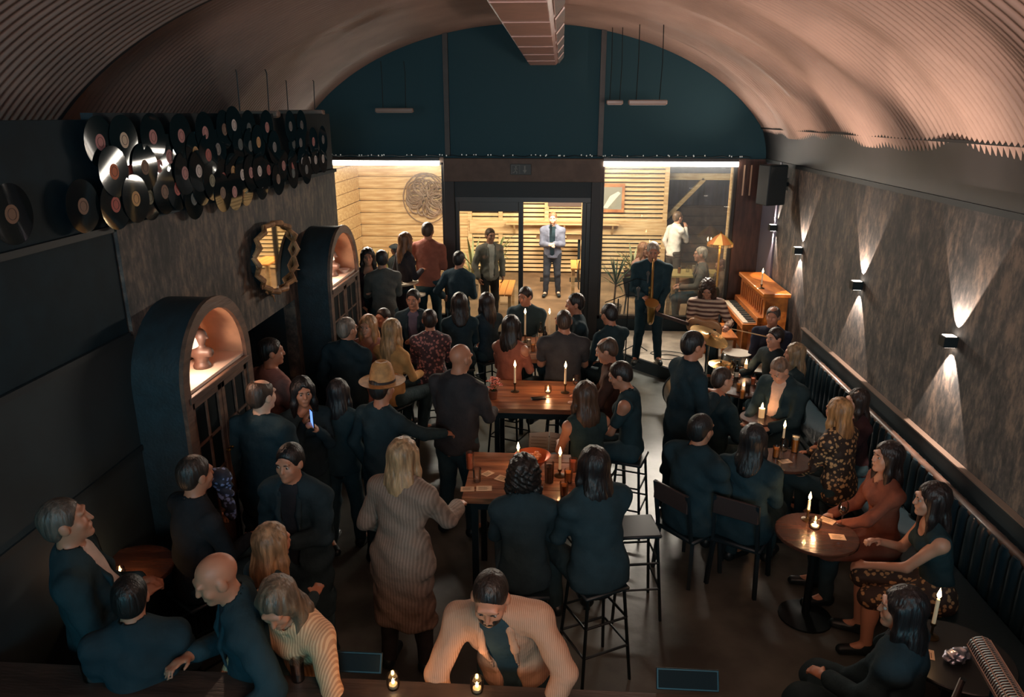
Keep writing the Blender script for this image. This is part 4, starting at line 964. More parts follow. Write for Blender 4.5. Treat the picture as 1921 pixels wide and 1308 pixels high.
M_foam = mat('foam', (236, 220, 190), .7)
bg = tumbler(1490, 848, .75, 'tall glass of orange beer with pale foam on the round table', M_beer, .038, .16); MB().lathe([(.001, .131), (.033, .131), (.034, .15), (.001, .152)], n=14, cap=False).build('foam', M_foam, bg, smooth=True)
tumbler(1455, 858, .75, 'small amber glass left of the beer glass', M_beer); wineglass(1467, 862, .75, 'round-bowled clear glass catching candlelight beside the beer glass')
wineglass(1578, 985, .75, 'wine glass at the fingertips of the woman in the rust top', M_dk)
wineglass(1080, 738, 1.0, 'empty wine glass at the right end of the middle table')
tumbler(895, 903, 1.0, 'clear tumbler in front of the cream cardigan woman'); tumbler(882, 880, 1.0, 'dark bottle-like glass with reddish garnish at the left end of the nearest table', M_red, .034, .15)
tumbler(1030, 905, 1.0, 'tall tumbler of dark drink behind the curly head', M_dk, .04, .17); tumbler(1010, 936, 1.0, 'small amber glass at the near edge of the nearest table', M_red); tumbler(1066, 905, 1.0, 'amber glass right of the tall candle on the nearest table', M_beer)
tumbler(1058, 930, 1.0, 'short ringed glass near the table corner by the long dark hair', M_beer); tumbler(1075, 884, 1.0, 'small red-lit glass at the far right of the nearest table', M_red)
for k, (x, y, dk, l) in enumerate([(1365, 700, M_beer, 'pale beer glass left of'), (1372, 716, M_foam, 'cream cocktail glass below'), (1410, 690, M_red, 'red cocktail glass right of'), (1412, 722, M_red, 'second red cocktail glass near'), (1385, 735, M_beer, 'beer glass at the front of'), (1402, 735, M_dk, 'dark drink glass in front of'), (1375, 690, M_dk, 'cola glass behind'), (1392, 748, M_beer, 'small amber glass at the near rim before')]):
    tumbler(x, y, .75, l + ' the candle before the drum kit', dk, .032, .10 + .01 * (k % 3))
for k, (x, y, dk, l) in enumerate([(992, 650, M_foam, 'clear glass left of the dark bottles'), (1000, 660, M_beer, 'amber glass at the near edge'), (1018, 652, M_beer, 'amber glass between the candles'), (1012, 664, M_dk, 'cola glass near the grey tee shirt'), (1008, 644, None, 'empty tumbler behind the bottles')]):
    tumbler(x, y, 1.0, l + ' on the farthest oak table', dk, .03, .11)
def bottle(px, py, z, label, c=(40, 34, 26)):
    p = at_z(px, py, z); t = thing('bottle', label, 'bottle', (p.x, p.y, z))
    MB().lathe([(.001, 0), (.030, 0), (.031, .13), (.026, .155), (.012, .18), (.011, .22), (.013, .222), (.013, .235), (.001, .235)], n=14, cap=False).build('bottle_glass', mat('brown_glass', c, .08, coat=.5), t, smooth=True)
    MB().lathe([(.0315, .04), (.0315, .10)], n=14, cap=False).build('paper_label', mat('paper', (214, 200, 176), .7), t, smooth=True)
bottle(1022, 646, 1.0, 'dark bottle between the candles on the farthest oak table'); bottle(1014, 638, 1.0, 'second dark bottle behind on the farthest oak table')
bottle(1380, 712, .75, 'dark bottle among the glasses before the drum kit')
tumbler(738, 530, 1.35, 'small glass on the white round table beside the candle', M_beer, .025, .13); tumbler(752, 532, 1.35, 'dark little jar on the white round table', M_dk, .03, .04)
M_card = mat('card', (232, 196, 160), .7); M_ink = mat('ink', (110, 84, 66), .8)
def card(px, py, z, rz, label, sx=.075, sy=.105, tent=0):
    p = at_z(px, py, z); t = thing('card', label, 'card', (p.x, p.y, z + .001), rz)
    MB().box(-sy / 2, sy / 2, -sx / 2, sx / 2, 0, .0015).build('sheet', M_card, t)
    for k in range(4): MB().box(-sy * .36, sy * (.3 - .1 * (k % 2)), sx * (.26 - .16 * k) - .002, sx * (.26 - .16 * k) + .002, .0016, .0019).build('text_line', M_ink, t)
card(877, 918, 1.0, .1, 'white card nearest the cream cardigan hand'); card(908, 917, 1.0, .1, 'white card right beside the hand card, near edge', .08, .12); card(945, 899, 1.0, -.5, 'larger tilted card beside the curly head', .09, .13); card(915, 889, 1.0, .9, 'crumpled pale card behind the clear tumbler', .07, .09)
card(1473, 866, .75, .3, 'white card lying before the orange beer glass'); card(1552, 977, .75, -.7, 'tilted card behind the round votive', .08, .11); card(1571, 1008, .75, -.1, 'white card at the near rim of the right round table', .08, .11)
card(1742, 1228, .75, 1.2, 'small card on the corner table bottom right', .06, .09)
card(270, 1222, 1.1, .2, 'orange-lit card on the bar counter at left', .10, .14)
ph = at_z(1010, 748, 1.0); t = thing('phone', 'dark phone lying on the middle oak table', 'phone', (ph.x, ph.y, 1.001), .3); MB().box(-.075, .075, -.037, .037, 0, .009).build('phone_body', M_bmetal, t, bevel=.003); MB().box(-.068, .068, -.032, .032, .0092, .0098).build('screen', mat('dark_glass', (14, 24, 28), .6, spec=.1), t)
# posy of orange blossoms on the middle table
p = at_z(925, 748, 1.0); t = thing('flower_pot', 'posy of orange-pink blossoms in a pot on the middle table', 'plant', (p.x, p.y, 1.0))
MB().lathe([(.001, 0), (.04, 0), (.05, .09), (.044, .09), (.036, .01), (.001, .01)], n=16, cap=False).build('pot', mat('clay', (130, 80, 60), .7), t, smooth=True)
fr = random.Random(5)
for k in range(22):
    a, r, z = fr.uniform(0, 6.28), fr.uniform(.0, .085), fr.uniform(.13, .22); c = (r * math.cos(a), r * math.sin(a), z)
    MB().tube([(c[0] * .2, c[1] * .2, .08), (c[0] * .8, c[1] * .8, z)], .002, 4).build('stem', mat('stem_green', (60, 80, 50), .6), t)
    b = MB()
    for j in range(5):
        tt = 2 * PI * j / 5 + a; b.add([c, (c[0] + .02 * math.cos(tt - .5), c[1] + .02 * math.sin(tt - .5), z + .008), (c[0] + .03 * math.cos(tt), c[1] + .03 * math.sin(tt), z + .004), (c[0] + .02 * math.cos(tt + .5), c[1] + .02 * math.sin(tt + .5), z + .008)], [(0, 1, 2, 3)])
    b.build('blossom', mat('blossom', (236, 130, 100), .6), t)
# copper tray on the near table
p = at_z(1000, 862, 1.0); t = thing('copper_bowl', 'wide copper bowl glowing orange behind the curly head', 'bowl', (min(p.x, .2), min(p.y, 5.5), 1.0))
MB().lathe([(.001, 0), (.06, 0), (.09, .015), (.15, .08), (.145, .083), (.085, .022), (.001, .010)], n=30, cap=False).build('bowl_body', mat('copper', (214, 110, 66), .35, metal=.5), t, smooth=True)
for k in range(9):
    a = k * .9; MB().lathe([(.001, -.02), (.018, -.012), (.024, 0), (.018, .014), (.001, .02)], (.05 * math.cos(a) * (k > 0), .05 * math.sin(a) * (k > 0), .045 + .004 * k), 10, cap=False).build('snack', mat('snack', (200, 120, 70), .6), t, smooth=True)
# hat hanging over a person is built with the people; sheet music below the middle table
t = thing('music_sheets', 'two pale sheets with dark lines on a stand under the middle table', 'sheet music', (-.07, 6.35, 0), -.1)
MB().tube([(0, 0, .02), (0, 0, .62)], .012, 8).build('stand_pole', M_leg, t)
for a in (0, 2.1, 4.2): MB().tube([(0, 0, .14), (.2 * math.cos(a), .2 * math.sin(a), .012)], .008, 6).build('leg', M_leg, t)
MB().box(-.2, .2, -.012, .012, .56, .59).build('ledge', M_leg, t)
for sx in (-1, 1):
    s_ = MB().add([(sx * .004, -.015, .60), (sx * .19, -.03, .59), (sx * .19, .06, .86), (sx * .004, .07, .88), (sx * .004, -.012, .60), (sx * .19, -.027, .59), (sx * .19, .063, .86), (sx * .004, .073, .88)], [(0, 1, 2, 3), (4, 7, 6, 5), (0, 4, 5, 1), (2, 6, 7, 3), (1, 5, 6, 2), (0, 3, 7, 4)]).build('sheet', mat('paper_cool', (196, 184, 168), .8), t)
    for k in range(8):
        z = .62 + .03 * k; y = -.017 + (z - .6) * .31
        MB().bar((sx * .02, y - .004, z), (sx * .17, y - .010, z), .003, .003).build('staff_line', M_ink, s_)
# bar things
p = at_z(660, 1262, 1.1); t = thing('tablet', 'dark tablet propped up on the bar counter', 'tablet', (p.x, p.y, 1.1))
MB().box(-.15, .15, -.006, .006, .0, .10, Matrix.Rotation(-.5, 4, 'X')).build('tablet_body', M_bmetal, t, bevel=.003); MB().box(-.14, .14, -.010, -.0065, .01, .09, Matrix.Rotation(-.5, 4, 'X')).build('screen', mat('dark_glass', (14, 24, 28), .6, spec=.1), t)
t = copy_tree(t); p = at_z(1290, 1296, 1.1); t.location = (p.x, p.y, 1.1); t['label'] = 'dark tablet lying right of the jacket man on the bar counter'
tumbler(560, 1275, 1.1, 'empty glass with bright rim on the bar counter below the ribbed sweater')
tumbler(170, 1275, 1.1, 'clear glass at the left end of the bar counter'); tumbler(200, 1270, 1.1, 'second clear glass at the left end of the bar counter', M_dk)
# shiny bag and mesh tube lower right
p = at_z(1795, 1240, .75); t = thing('silver_bag', 'crumpled silver snack bag on the corner table', 'bag', (p.x, p.y, .752), .4)
f = Field((-.12, -.1, -.02), (.12, .1, .12), .006); f.cap((-.06, 0, .03), (.06, 0, .03), .035, .03, .02); f.ell((0, 0, .035), (.08, .05, .032), k=.02); f.folds(.006, 90, 1); f.cut((0, 0, 0), (0, 0, -1)); inst('foil', f.mesh('foil', mat('foil', (190, 190, 205), .25, metal=.9)), t)
a, b = at_z(1838, 1212, 1.25), at_z(1908, 1330, 1.25)
t = thing('wire_mesh_heater', 'ribbed wire mesh tube heater in the bottom right corner', 'heater', a); d = b - a; L_ = d.length; d.normalize()
M3 = d.to_track_quat('Z', 'Y').to_matrix()
MB().lathe([(.046, 0), (.046, L_)], n=18, M=M3).build('core', mat('heater_core', (70, 54, 50), .5), t, smooth=True)
rg = MB()
for k in range(26):
    z = L_ * k / 25; rg.tube([M3 @ Vector((.055 * math.cos(q * .5236), .055 * math.sin(q * .5236), z)) for q in range(12)], .003, 4, True)
tag(rg.build('rings', mat('mesh_wire', (200, 160, 140), .3, metal=.7), t), kind='stuff')
for q in range(8): MB().tube([M3 @ Vector((.057 * math.cos(q * .785), .057 * math.sin(q * .785), 0)), M3 @ Vector((.057 * math.cos(q * .785), .057 * math.sin(q * .785), L_))], .003, 5).build('long_wire', mat('mesh_wire', (200, 160, 140), .3, metal=.7), t)
MB().tube([M3 @ Vector((0, 0, L_ * .5)), M3 @ Vector((0, 0, L_ * .5)) - Vector((0, 0, 1.25 - .0))], .016, 8).build('stand_pole', M_leg, t)
# ------------------------------------------------------------ the band corner
M_chrome = mat('chrome', (200, 196, 190), .15, metal=1); M_cymb = mat('cymbal_bronze', (226, 180, 110), .22, metal=.9)
dk_o = at_z(1362, 690, .2 + .0); 
def cymbal(px, py, z, r, label, tilt, base=0.):
    p = at_z(px, py, z); t = thing('cymbal', label, 'cymbal', p, 0, None)
    c = MB().lathe([(.001, .018), (.03, .016), (.045, .004), (r * .6, -.004), (r, -.014), (r, -.016), (r * .6, -.007), (.045, .001), (.001, .012)], n=36, cap=False).build('bronze_disc', M_cymb, t, smooth=True); c.rotation_euler = tilt
    MB().lathe([(.001, .012), (.012, .014), (.012, .035), (.004, .04)], n=10).build('wing_nut', M_black, t)
    MB().tube([(0, 0, .0), (0, 0, -(z - base) + .25)], .010, 8).build('stand_pole', M_chrome, t, smooth=True)
    for a in (0.3, 2.4, 4.5): MB().tube([(0, 0, -(z - base) + .32), (.20 * math.cos(a), .20 * math.sin(a), -(z - base) + .012)], .007, 6).build('leg', M_chrome, t)
    return t
cymbal(1331, 630, 1.15, .25, 'tilted crash cymbal catching white light, highest over the drums', (.22, .34, 0))
cymbal(1352, 682, .82, .15, 'smaller hi-hat cymbal beside the snare drum', (.10, .03, 0))
def drum(px, py, z, r, hgt, label, col, base=0., head=(226, 216, 196)):
    p = at_z(px, py, z); t = thing('drum', label, 'drum', (p.x, p.y, z))
    MB().lathe([(.001, -hgt), (r, -hgt), (r, 0)], n=30, cap=False).build('shell', mat(*col), t, smooth=True)
    MB().lathe([(.001, .004), (r * .5, .004), (r - .006, .004)], n=30, cap=False).build('drum_head', mat('drum_head', head, .6), t)
    for zz in (-.006, -hgt + .01): MB().tube([((r + .004) * math.cos(q * .2618), (r + .004) * math.sin(q * .2618), zz) for q in range(24)], .007, 6, True).build('hoop', M_chrome, t, smooth=True)
    for q in range(6):
        a = q * 1.047; MB().box(-.008, .008, -.006, .01, -hgt * .8, -.02, Matrix.Translation(((r + .006) * math.cos(a), (r + .006) * math.sin(a), 0))).build('lug', M_chrome, t)
    for a in (0.5, 2.6, 4.7): MB().tube([(r * .7 * math.cos(a), r * .7 * math.sin(a), -hgt), (r * 1.1 * math.cos(a), r * 1.1 * math.sin(a), -(z - base) + .008)], .008, 6).build('leg', M_chrome, t)
    return t
drum(1383, 662, .74, .19, .14, 'snare drum with bright white head beneath the crash cymbal', ('snare_shell', (190, 186, 178), .25, .8))
drum(1425, 690, .62, .20, .36, 'dark floor tom on the stage before the drummer', ('black_shell', (40, 34, 34), .25), head=(120, 110, 100))
bd = thing('bass_drum', 'large black bass drum lying on its side under the cymbals', 'drum', (1.66, 9.0, .27), 0)
R90 = Matrix.Rotation(PI / 2, 3, 'X')
MB().lathe([(.26, -.2), (.26, .2)], n=32, M=R90).build('shell', mat('black_shell', (40, 34, 34), .25), bd, smooth=True)
for y in (-.205, .205): MB().tube([(.262 * math.cos(q * .2244), y, .262 * math.sin(q * .2244)) for q in range(28)], .011, 6, True).build('hoop', M_black, bd, smooth=True)
MB().lathe([(.001, .201), (.25, .201)], n=30, M=R90, cap=False).build('drum_head', mat('dark_head', (58, 60, 62), .5), bd)
# piano against the right wall
M_piano = wood('piano_wood', (214, 128, 50), (166, 90, 32), 1.6, (6, 1.5, 6), .4, .3)
pn = thing('upright_piano', 'orange wooden upright piano against the wall under the loudspeaker', 'piano', (3.24, 11.0, .2))
MB().box(-.34, -.02, -.72, .72, .0, 1.1).build('case', M_piano, pn, bevel=.006)
MB().box(-.38, -.0, -.76, .76, 1.1, 1.16).build('lid', M_piano, pn, bevel=.008)
MB().box(-.62, -.34, -.72, .72, .62, .70).build('key_shelf', M_piano, pn, bevel=.006)
kb = MB().box(-.60, -.40, -.66, .66, .70, .716).build('white_keys', mat('ivory', (226, 214, 190), .35), pn)
bk = MB()
for k in range(36):
    if k % 7 not in (2, 6): bk.box(-.53, -.40, -.64 + .036 * k, -.625 + .036 * k, .716, .728)
tag(bk.build('black_keys', M_black, pn), kind='stuff')
MB().box(-.42, -.34, -.72, .72, .70, .80).build('fallboard', M_piano, pn, bevel=.004)
for k in range(11): MB().box(-.352, -.340, -.60 + .115 * k, -.56 + .115 * k, .30 + .52, 1.04).build('slat', mat('piano_slat', (150, 84, 34), .5), pn)
for y in (-.68, .64): MB().box(-.60, -.52, y, y + .05, 0, .62).build('leg', M_piano, pn, bevel=.004)
pb = thing('piano_bench', 'orange wooden bench standing before the piano on the stage', 'bench', (2.42, 10.75, .2))
MB().box(-.18, .18, -.40, .40, .44, .48).build('seat', M_piano, pb, bevel=.008)
for sx in (-1, 1):
    for sy in (-1, 1): MB().box(sx * .14 - .02, sx * .14 + .02, sy * .35 - .02, sy * .35 + .02, 0, .44).build('leg', M_piano, pb)
cs = thing('instrument_case', 'tall grey green rounded case leaning by the parasol lamp', 'case', (2.45, 11.95, .2), .2)
MB().lathe([(.001, 0), (.16, 0), (.18, .03), (.175, .8), (.15, .86), (.001, .88)], n=22, M=Matrix.Diagonal((1, .7, 1))).build('shell', mat('case_green', (78, 84, 74), .6, noise=.2, nscale=8, stretch=(6, 6, .6)), cs, smooth=True)
MB().tube([(.18, 0, .35), (.22, 0, .40), (.22, 0, .5), (.18, 0, .55)], .012, 6).build('handle', M_black, cs)
# parasol lamp
p = at_z(1352, 447, 1.86); pl = thing('parasol_lamp', 'yellow fringed parasol shaped lamp standing by the right window', 'lamp', (p.x, min(p.y, 12.0), .2))
MB().lathe([(.001, 0), (.13, 0), (.13, .02), (.02, .035), (.001, .035)], n=20, cap=False).build('base', M_brass, pl); MB().tube([(0, 0, .03), (0, 0, 1.70)], .016, 8).build('pole', mat('yellow_pole', (230, 190, 110), .4), pl, smooth=True)
for k in range(8):
    a0, a1 = 2 * PI * k / 8, 2 * PI * (k + 1) / 8; v = []
    for r, z in ((.01, 1.74), (.10, 1.68), (.205, 1.58)):
        for a in (a0, (a0 + a1) / 2, a1): v.append((r * math.cos(a) * (1 if a != (a0 + a1) / 2 else .95), r * math.sin(a) * (1 if a != (a0 + a1) / 2 else .95), z))
    v += [(x, y, z - .006) for x, y, z in v]
    MB().add(v, [(0, 1, 4, 3), (1, 2, 5, 4), (3, 4, 7, 6), (4, 5, 8, 7), (9, 12, 13, 10), (10, 13, 14, 11), (12, 15, 16, 13), (13, 16, 17, 14)]).build('canopy_panel', mat('parasol_a' if k % 2 else 'parasol_b', (240, 190, 90) if k % 2 else (204, 120, 54), .6), pl)
fg = MB()
for k in range(56):
    a = 2 * PI * k / 56; fg.box(-.003, .003, -.003, .003, -.05, 0, Matrix.Translation((.2 * math.cos(a), .2 * math.sin(a), 1.58)))
tag(fg.build('fringe', mat('fringe', (236, 200, 130), .7), pl), kind='stuff')
MB().lathe([(.001, 0), (.02, .01), (.001, .045)], (0, 0, 1.73), 8).build('finial', M_brass, pl)
point('parasol_lamp_light', (pl.location.x, pl.location.y, 1.70), 6, (1, .72, .38), .04)
# microphone stand and music stand
for px, py, z, lab, nm in ((1180, 530, 1.25, 'black microphone stand left of the saxophonist', 'microphone_stand'), (1160, 560, 1.15, 'second thin microphone stand nearest the door post', 'microphone_stand')):
    p = at_z(px, py, z + .2); t = thing(nm, lab, 'stand', (p.x, min(p.y, 11.9), .2)); 
    MB().tube([(0, 0, .05), (0, 0, z)], .009, 7).build('pole', M_bmetal, t)
    for a in (.2, 2.3, 4.4): MB().tube([(0, 0, .16), (.24 * math.cos(a), .24 * math.sin(a), .01)], .008, 6).build('leg', M_bmetal, t)
    MB().tube([(-.18, .0, z - .06), (.10, -.02, z + .06), (.26, -.05, z + .04)], .007, 6).build('boom', M_bmetal, t)
    MB().lathe([(.001, 0), (.012, .0), (.016, .11), (.026, .13), (.027, .16), (.001, .185)], (.26, -.05, z + .0), 12, cap=False).build('microphone', mat('mic_grey', (110, 112, 112), .4, metal=.6), t, smooth=True)
t = thing('music_stand', 'black folding music stand at the front edge of the stage', 'stand', (1.22, 10.65 + .35, .2), .4)
MB().tube([(0, 0, .05), (0, 0, .95)], .010, 7).build('pole', M_bmetal, t)
for a in (.2, 2.3, 4.4): MB().tube([(0, 0, .16), (.22 * math.cos(a), .22 * math.sin(a), .01)], .008, 6).build('leg', M_bmetal, t)
MB().box(-.22, .22, -.006, .006, .0, .30, Matrix.Translation((0, .0, .92)) @ Matrix.Rotation(-.5, 4, 'X')).build('desk', M_bmetal, t)
cb = thing('stage_cable', 'black cable looped on the pale stage floor', 'cable', (1.72, 10.75, .206))
MB().tube([(.30 * math.cos(k * .35) * (1 + .02 * k) * .6, .16 * math.sin(k * .35) + .01 * k, .002 * (k % 3)) for k in range(30)], .006, 5).build('loop', M_black, cb, smooth=True)
# ------------------------------------------------------------ outside furniture
def potted(px, py, z0, label, kind, hgt, Y=None, col=(62, 96, 52)):
    p = at_z(px, py, z0) if Y is None else at_Y(px, py, Y); t = thing('potted_plant', label, 'plant', (p.x, p.y, z0), 0)
    MB().lathe([(.001, 0), (.12, 0), (.16, .30), (.14, .30), (.12, .25), (.001, .25)], n=18, cap=False).build('pot', mat('pot_grey', (120, 106, 90), .7), t, smooth=True)
    r_ = random.Random(int(px)); m = mat('leaf_%d' % col[0], col, .55, noise=.2, nscale=5)
    MB().tube([(0, 0, .25), (.02, 0, .3 + hgt * .35)], .018, 6).build('stem', mat('stem_brown', (110, 84, 56), .8), t)
    N = 34 if kind == 'spiky' else 26
    for k in range(N):
        a = 2.4 * k; L_ = hgt * (.55 + .35 * r_.random()); el = .25 + 1.15 * (k / N) if kind == 'spiky' else r_.uniform(.3, 1.3)
        b = Vector((.02, 0, .3 + hgt * .35 * (1 if kind == 'spiky' else r_.random()))); dx = Vector((math.cos(a) * math.cos(el), math.sin(a) * math.cos(el), math.sin(el))); sd = Vector((-math.sin(a), math.cos(a), 0))
        w_ = .014 if kind == 'spiky' else .028; v = []
        for j, u in enumerate((0, .35, .7, 1)):
            c = b + dx * L_ * u - Vector((0, 0, L_ * .28 * u * u)); ww = w_ * (.6, 1, .7, .05)[j]; v += [c - sd * ww, c + sd * ww + Vector((0, 0, .002))]
        MB().add(v, [(0, 1, 3, 2), (2, 3, 5, 4), (4, 5, 7, 6)]).build('leaf', m, t)
    return t
potted(1152, 556, 0, 'spiky palm in a pot outside, just right of the door', 'spiky', 1.1, 13.7, (46, 84, 50))
bpy.data.objects['potted_plant'].location.z = 0
for (px, Y, h_, lab, kd, c) in ((722, 15.2, 1.1, 'pale feathery plant in the left patio corner', 'leafy', (168, 160, 96)), (884, 15.2, 1.3, 'tall leafy plant outside behind the fixed door pane', 'leafy', (150, 150, 100)), (930, 16.6, 1.1, 'small plant beside the slatted screen behind the suited man', 'leafy', (120, 130, 80)), (1185, 15.6, 1.0, 'low plant before the slatted screen right of the palm', 'leafy', (140, 140, 96))):
    q = at_z(px, 520, 0); r0 = _ray(px, 500); tt = Y / r0.y
    t = potted(px, 500, 0, lab, kd, h_, Y, c); t.location.z = 0
# round wire wreath on the plank wall
wr = thing('wire_wreath', 'large round wreath of twisted silver wire on the plank wall', 'wall art', (at_Y(800, 372, 17.88).x, 17.88, at_Y(800, 372, 17.88).z))
r_ = random.Random(9); M_wire = mat('wreath_wire', (132, 108, 88), .5, metal=.2)
for k in range(34):
    a = r_.uniform(0, 6.28); cx, cz, R_ = .28 * math.cos(a), .30 * math.sin(a), r_.uniform(.14, .30)
    MB().tube([(cx + R_ * math.cos(q * .45) * (1 - q * .02), -.03 - .05 * r_.random(), cz + R_ * math.sin(q * .45) * (1 - q * .02)) for q in range(15)], .017, 5).build('wire_loop', M_wire, wr, smooth=True)
MB().tube([(.56 * math.cos(q * .25), -.04, .60 * math.sin(q * .25)) for q in range(25)], .014, 6, True).build('outer_ring', M_wire, wr, smooth=True)
# framed picture on the slats
pp = at_Y(1148, 372, 17.9); t = thing('framed_picture', 'wood framed picture of a pale diagonal shape on the slatted screen', 'picture', (pp.x, 17.93, pp.z))
MB().box(-.30, .30, -.03, -.0, -.34, .34).build('picture_frame', wood('frame_wood', (206, 140, 84), (170, 104, 60), 1.5, (4, 4, 4)), t, bevel=.006)
MB().box(-.23, .23, -.038, -.031, -.26, .26).build('print', mat('print_grey', (150, 146, 130), .5), t)
MB().add([(-.2, -.040, -.22), (-.10, -.040, -.24), (.2, -.040, .12), (.14, -.040, .16), (-.05, -.040, .05)], [(0, 1, 2, 3, 4)]).build('pale_shape', mat('print_pale', (226, 220, 206), .5), t)
def bench(px, py, z, L, rz, label, Y):
    p = at_Y(px, py, Y); t = thing('bench', label, 'bench', (p.x, p.y, 0), rz)
    for k in range(3): MB().box(-.20 + .135 * k, -.075 + .135 * k, -L / 2, L / 2, z - .035, z).build('plank', mat('bench_pine', (226, 150, 76), .5), t, bevel=.004)
    for sy in (-1, 1):
        for sx in (-1, 1): MB().box(sx * .15 - .03, sx * .15 + .03, sy * (L / 2 - .12) - .03, sy * (L / 2 - .12) + .03, 0, z - .035).build('leg', M_plank, t)
bench(945, 540, .5, 1.3, 0, 'orange pine bench outside left of the open doorway', 14.2)
bench(1088, 545, .9, .9, 0, 'upright orange pine bar bench against the right door jamb', 14.6)
pt = at_Y(1308, 515, 13.6); t = thing('patio_table', 'pine patio table with glasses behind the right window', 'table', (pt.x, 13.9, 0))
for k in range(5): MB().box(-.50, .50, -.32 + .13 * k, -.195 + .13 * k, .86, .90).build('plank', mat('olive_pine', (190, 166, 104), .5), t, bevel=.004)
for sx in (-1, 1):
    for sy in (-1, 1): MB().box(sx * .42 - .035, sx * .42 + .035, sy * .26 - .035, sy * .26 + .035, 0, .86).build('leg', M_plank, t)
for k, (dx, dy, dk) in enumerate(((-.3, -.1, M_beer), (-.12, .05, None), (.1, -.15, M_foam), (.25, .1, M_beer), (.0, .12, M_foam))):
    g_ = thing('drinking_glass', ['amber glass at the left end of the patio table', 'clear glass near the middle of the patio table', 'pale glass at the near rim of the patio table', 'amber glass at the right end of the patio table', 'pale glass at the far rim of the patio table'][k], 'glass', (pt.x + dx, 13.9 + dy, .901))
    MB().lathe([(.001, 0), (.03, 0), (.036, .13), (.032, .13), (.027, .006), (.001, .006)], n=14, cap=False).build('glass_body', M_cg, g_, smooth=True)
    if dk: MB().lathe([(.001, .008), (.025, .008), (.03, .11), (.001, .11)], n=12, cap=False).build('drink', dk, g_, smooth=True)
# counter shelf along the slatted screen with a lamp
t = thing('wall_shelf', 'pale pine shelf with candle glow along the slatted screen', 'shelf', (-.1, YB - .3, 0))
MB().box(-1.2, 1.5, -.12, .19, 1.24, 1.28).build('shelf_board', M_plank, t, bevel=.004)
for x in (-1.0, .2, 1.35): MB().bar((x, .19, 1.0), (x, -.08, 1.24), .04).build('bracket', M_plank, t)
for x, l in ((.35, 'left'), (1.05, 'right')):
    t = thing('bar_table', 'narrow dark bar table outside behind the singer, %s one' % l, 'table', (x - .6, 17.2, 0))
    MB().box(-.3, .3, -.2, .2, 1.0, 1.04).build('table_top', mat('patio_brown', (110, 84, 56), .6), t, bevel=.004); MB().box(-.03, .03, -.03, .03, .02, 1.0).build('column', M_leg, t); MB().box(-.2, .2, -.2, .2, 0, .02).build('base', M_leg, t)
def along(root, x, y, z): return Matrix.Rotation(root.rotation_euler.z, 4, 'Z') @ Vector((x, y, z)) + root.location
# ------------------------------------------------------------ the people
G1 = 'audience in the room'
def P(*a, **k): return person(*a, **k)
RED = (150, 84, 62)
# foreground
P((920, 1122), 'bearded man in a tan corduroy jacket leaning over the bar counter, head bowed', yaw=176, h=1.80, lean=26, side=7, head=(0, -24, -2), arms=((.02, .22, -.46, 1., -.4, .1), (.06, .20, -.44, 1.4, -.1, .3)), build=1.0, top='jacket', tc=(190, 150, 124), tk=('ribs', (166, 126, 100), 34), under=(40, 44, 48), hair='crop', hc=(40, 32, 28), beard=(40, 32, 28), face=True, vox=.008, skin='mid')
P((405, 1085), 'bald man seen from above at the bar counter, dark coat', yaw=120, h=1.76, lean=6, head=(10, -18, 0), hair=None, skin='mid', top='coat', tc=BLACK, arms=('hold', 'side'), vox=.009)
P((512, 1018), 'woman with wavy blond hair and lit cheek behind the ribbed sweater', yaw=-40, h=1.60, female=True, hair='mid', hc=(176, 140, 104), top='dress', tc=(42, 46, 50), arms=('hold', 'down'), vox=.009, lean=8)
P((522, 1132), 'woman in a cream ribbed sweater bending over the bar counter', yaw=158, h=1.72, lean=22, side=-14, head=(20, -30, 0), female=True, hair='bob', hc=(124, 104, 84), top='sweater', tc=(222, 178, 136), tk=('ribs', (188, 140, 104), 22), arms=((.10, .32, -.42), (.30, .30, -.36)), vox=.008, build=1.15)
P((125, 978), 'grey-haired man in black suit and white collar at the far left', yaw=-62, h=1.84, lean=-6, head=(0, 14, 0), hair='short', hc=(104, 92, 82), top='jacket', tc=(40, 42, 44), under=(220, 200, 190), arms=('hold', 'hold'), skin='mid', build=1.12, vox=.009)
P((368, 890), 'man with blue patterned scarf reaching across the left wall table', yaw=-35, pose='stool', h=1.78, lean=8, hair='short', hc=(60, 50, 44), top='shirt', tc=(46, 50, 54), arms=((-.1, .3, -.3), (.25, .38, -.36)), vox=.009)
P((245, 1120), 'dark-haired person in black beside the left wall table, back turned', yaw=20, h=1.62, lean=6, hair='short', hc=(32, 28, 26), top='coat', tc=(34, 38, 42), arms=('table', 'hold'))
# woman in the cream cardigan
P((758, 855), 'woman with long blond hair and long cream cardigan, back turned', yaw=-18, h=1.74, female=True, hair='long', hc=(190, 152, 112), top='cardigan', tc=(136, 116, 102), tk=('ribs', (116, 98, 86), 16), under=(180, 164, 146), hem=.28, arms=((.05, .40, -.26), (.04, .18, -.38)), lean=6, build=1.08, vox=.009, bc=(60, 58, 58))
P((982, 888), 'person with dark curly hair sitting at the near side of the nearest table', pose='stool', yaw=5, h=1.68, lean=10, hair='curly', hc=(34, 28, 26), top='sweater', tc=(36, 40, 44), arms=('table', 'table'), vox=.009, female=True)
P((1112, 872), 'broad person with long dark hair in black at the nearest table corner', pose='stool', yaw=28, h=1.78, lean=10, female=True, hair='long', hc=(36, 30, 30), top='jacket', tc=(38, 42, 46), arms=('table', 'table'), build=1.2, vox=.009)
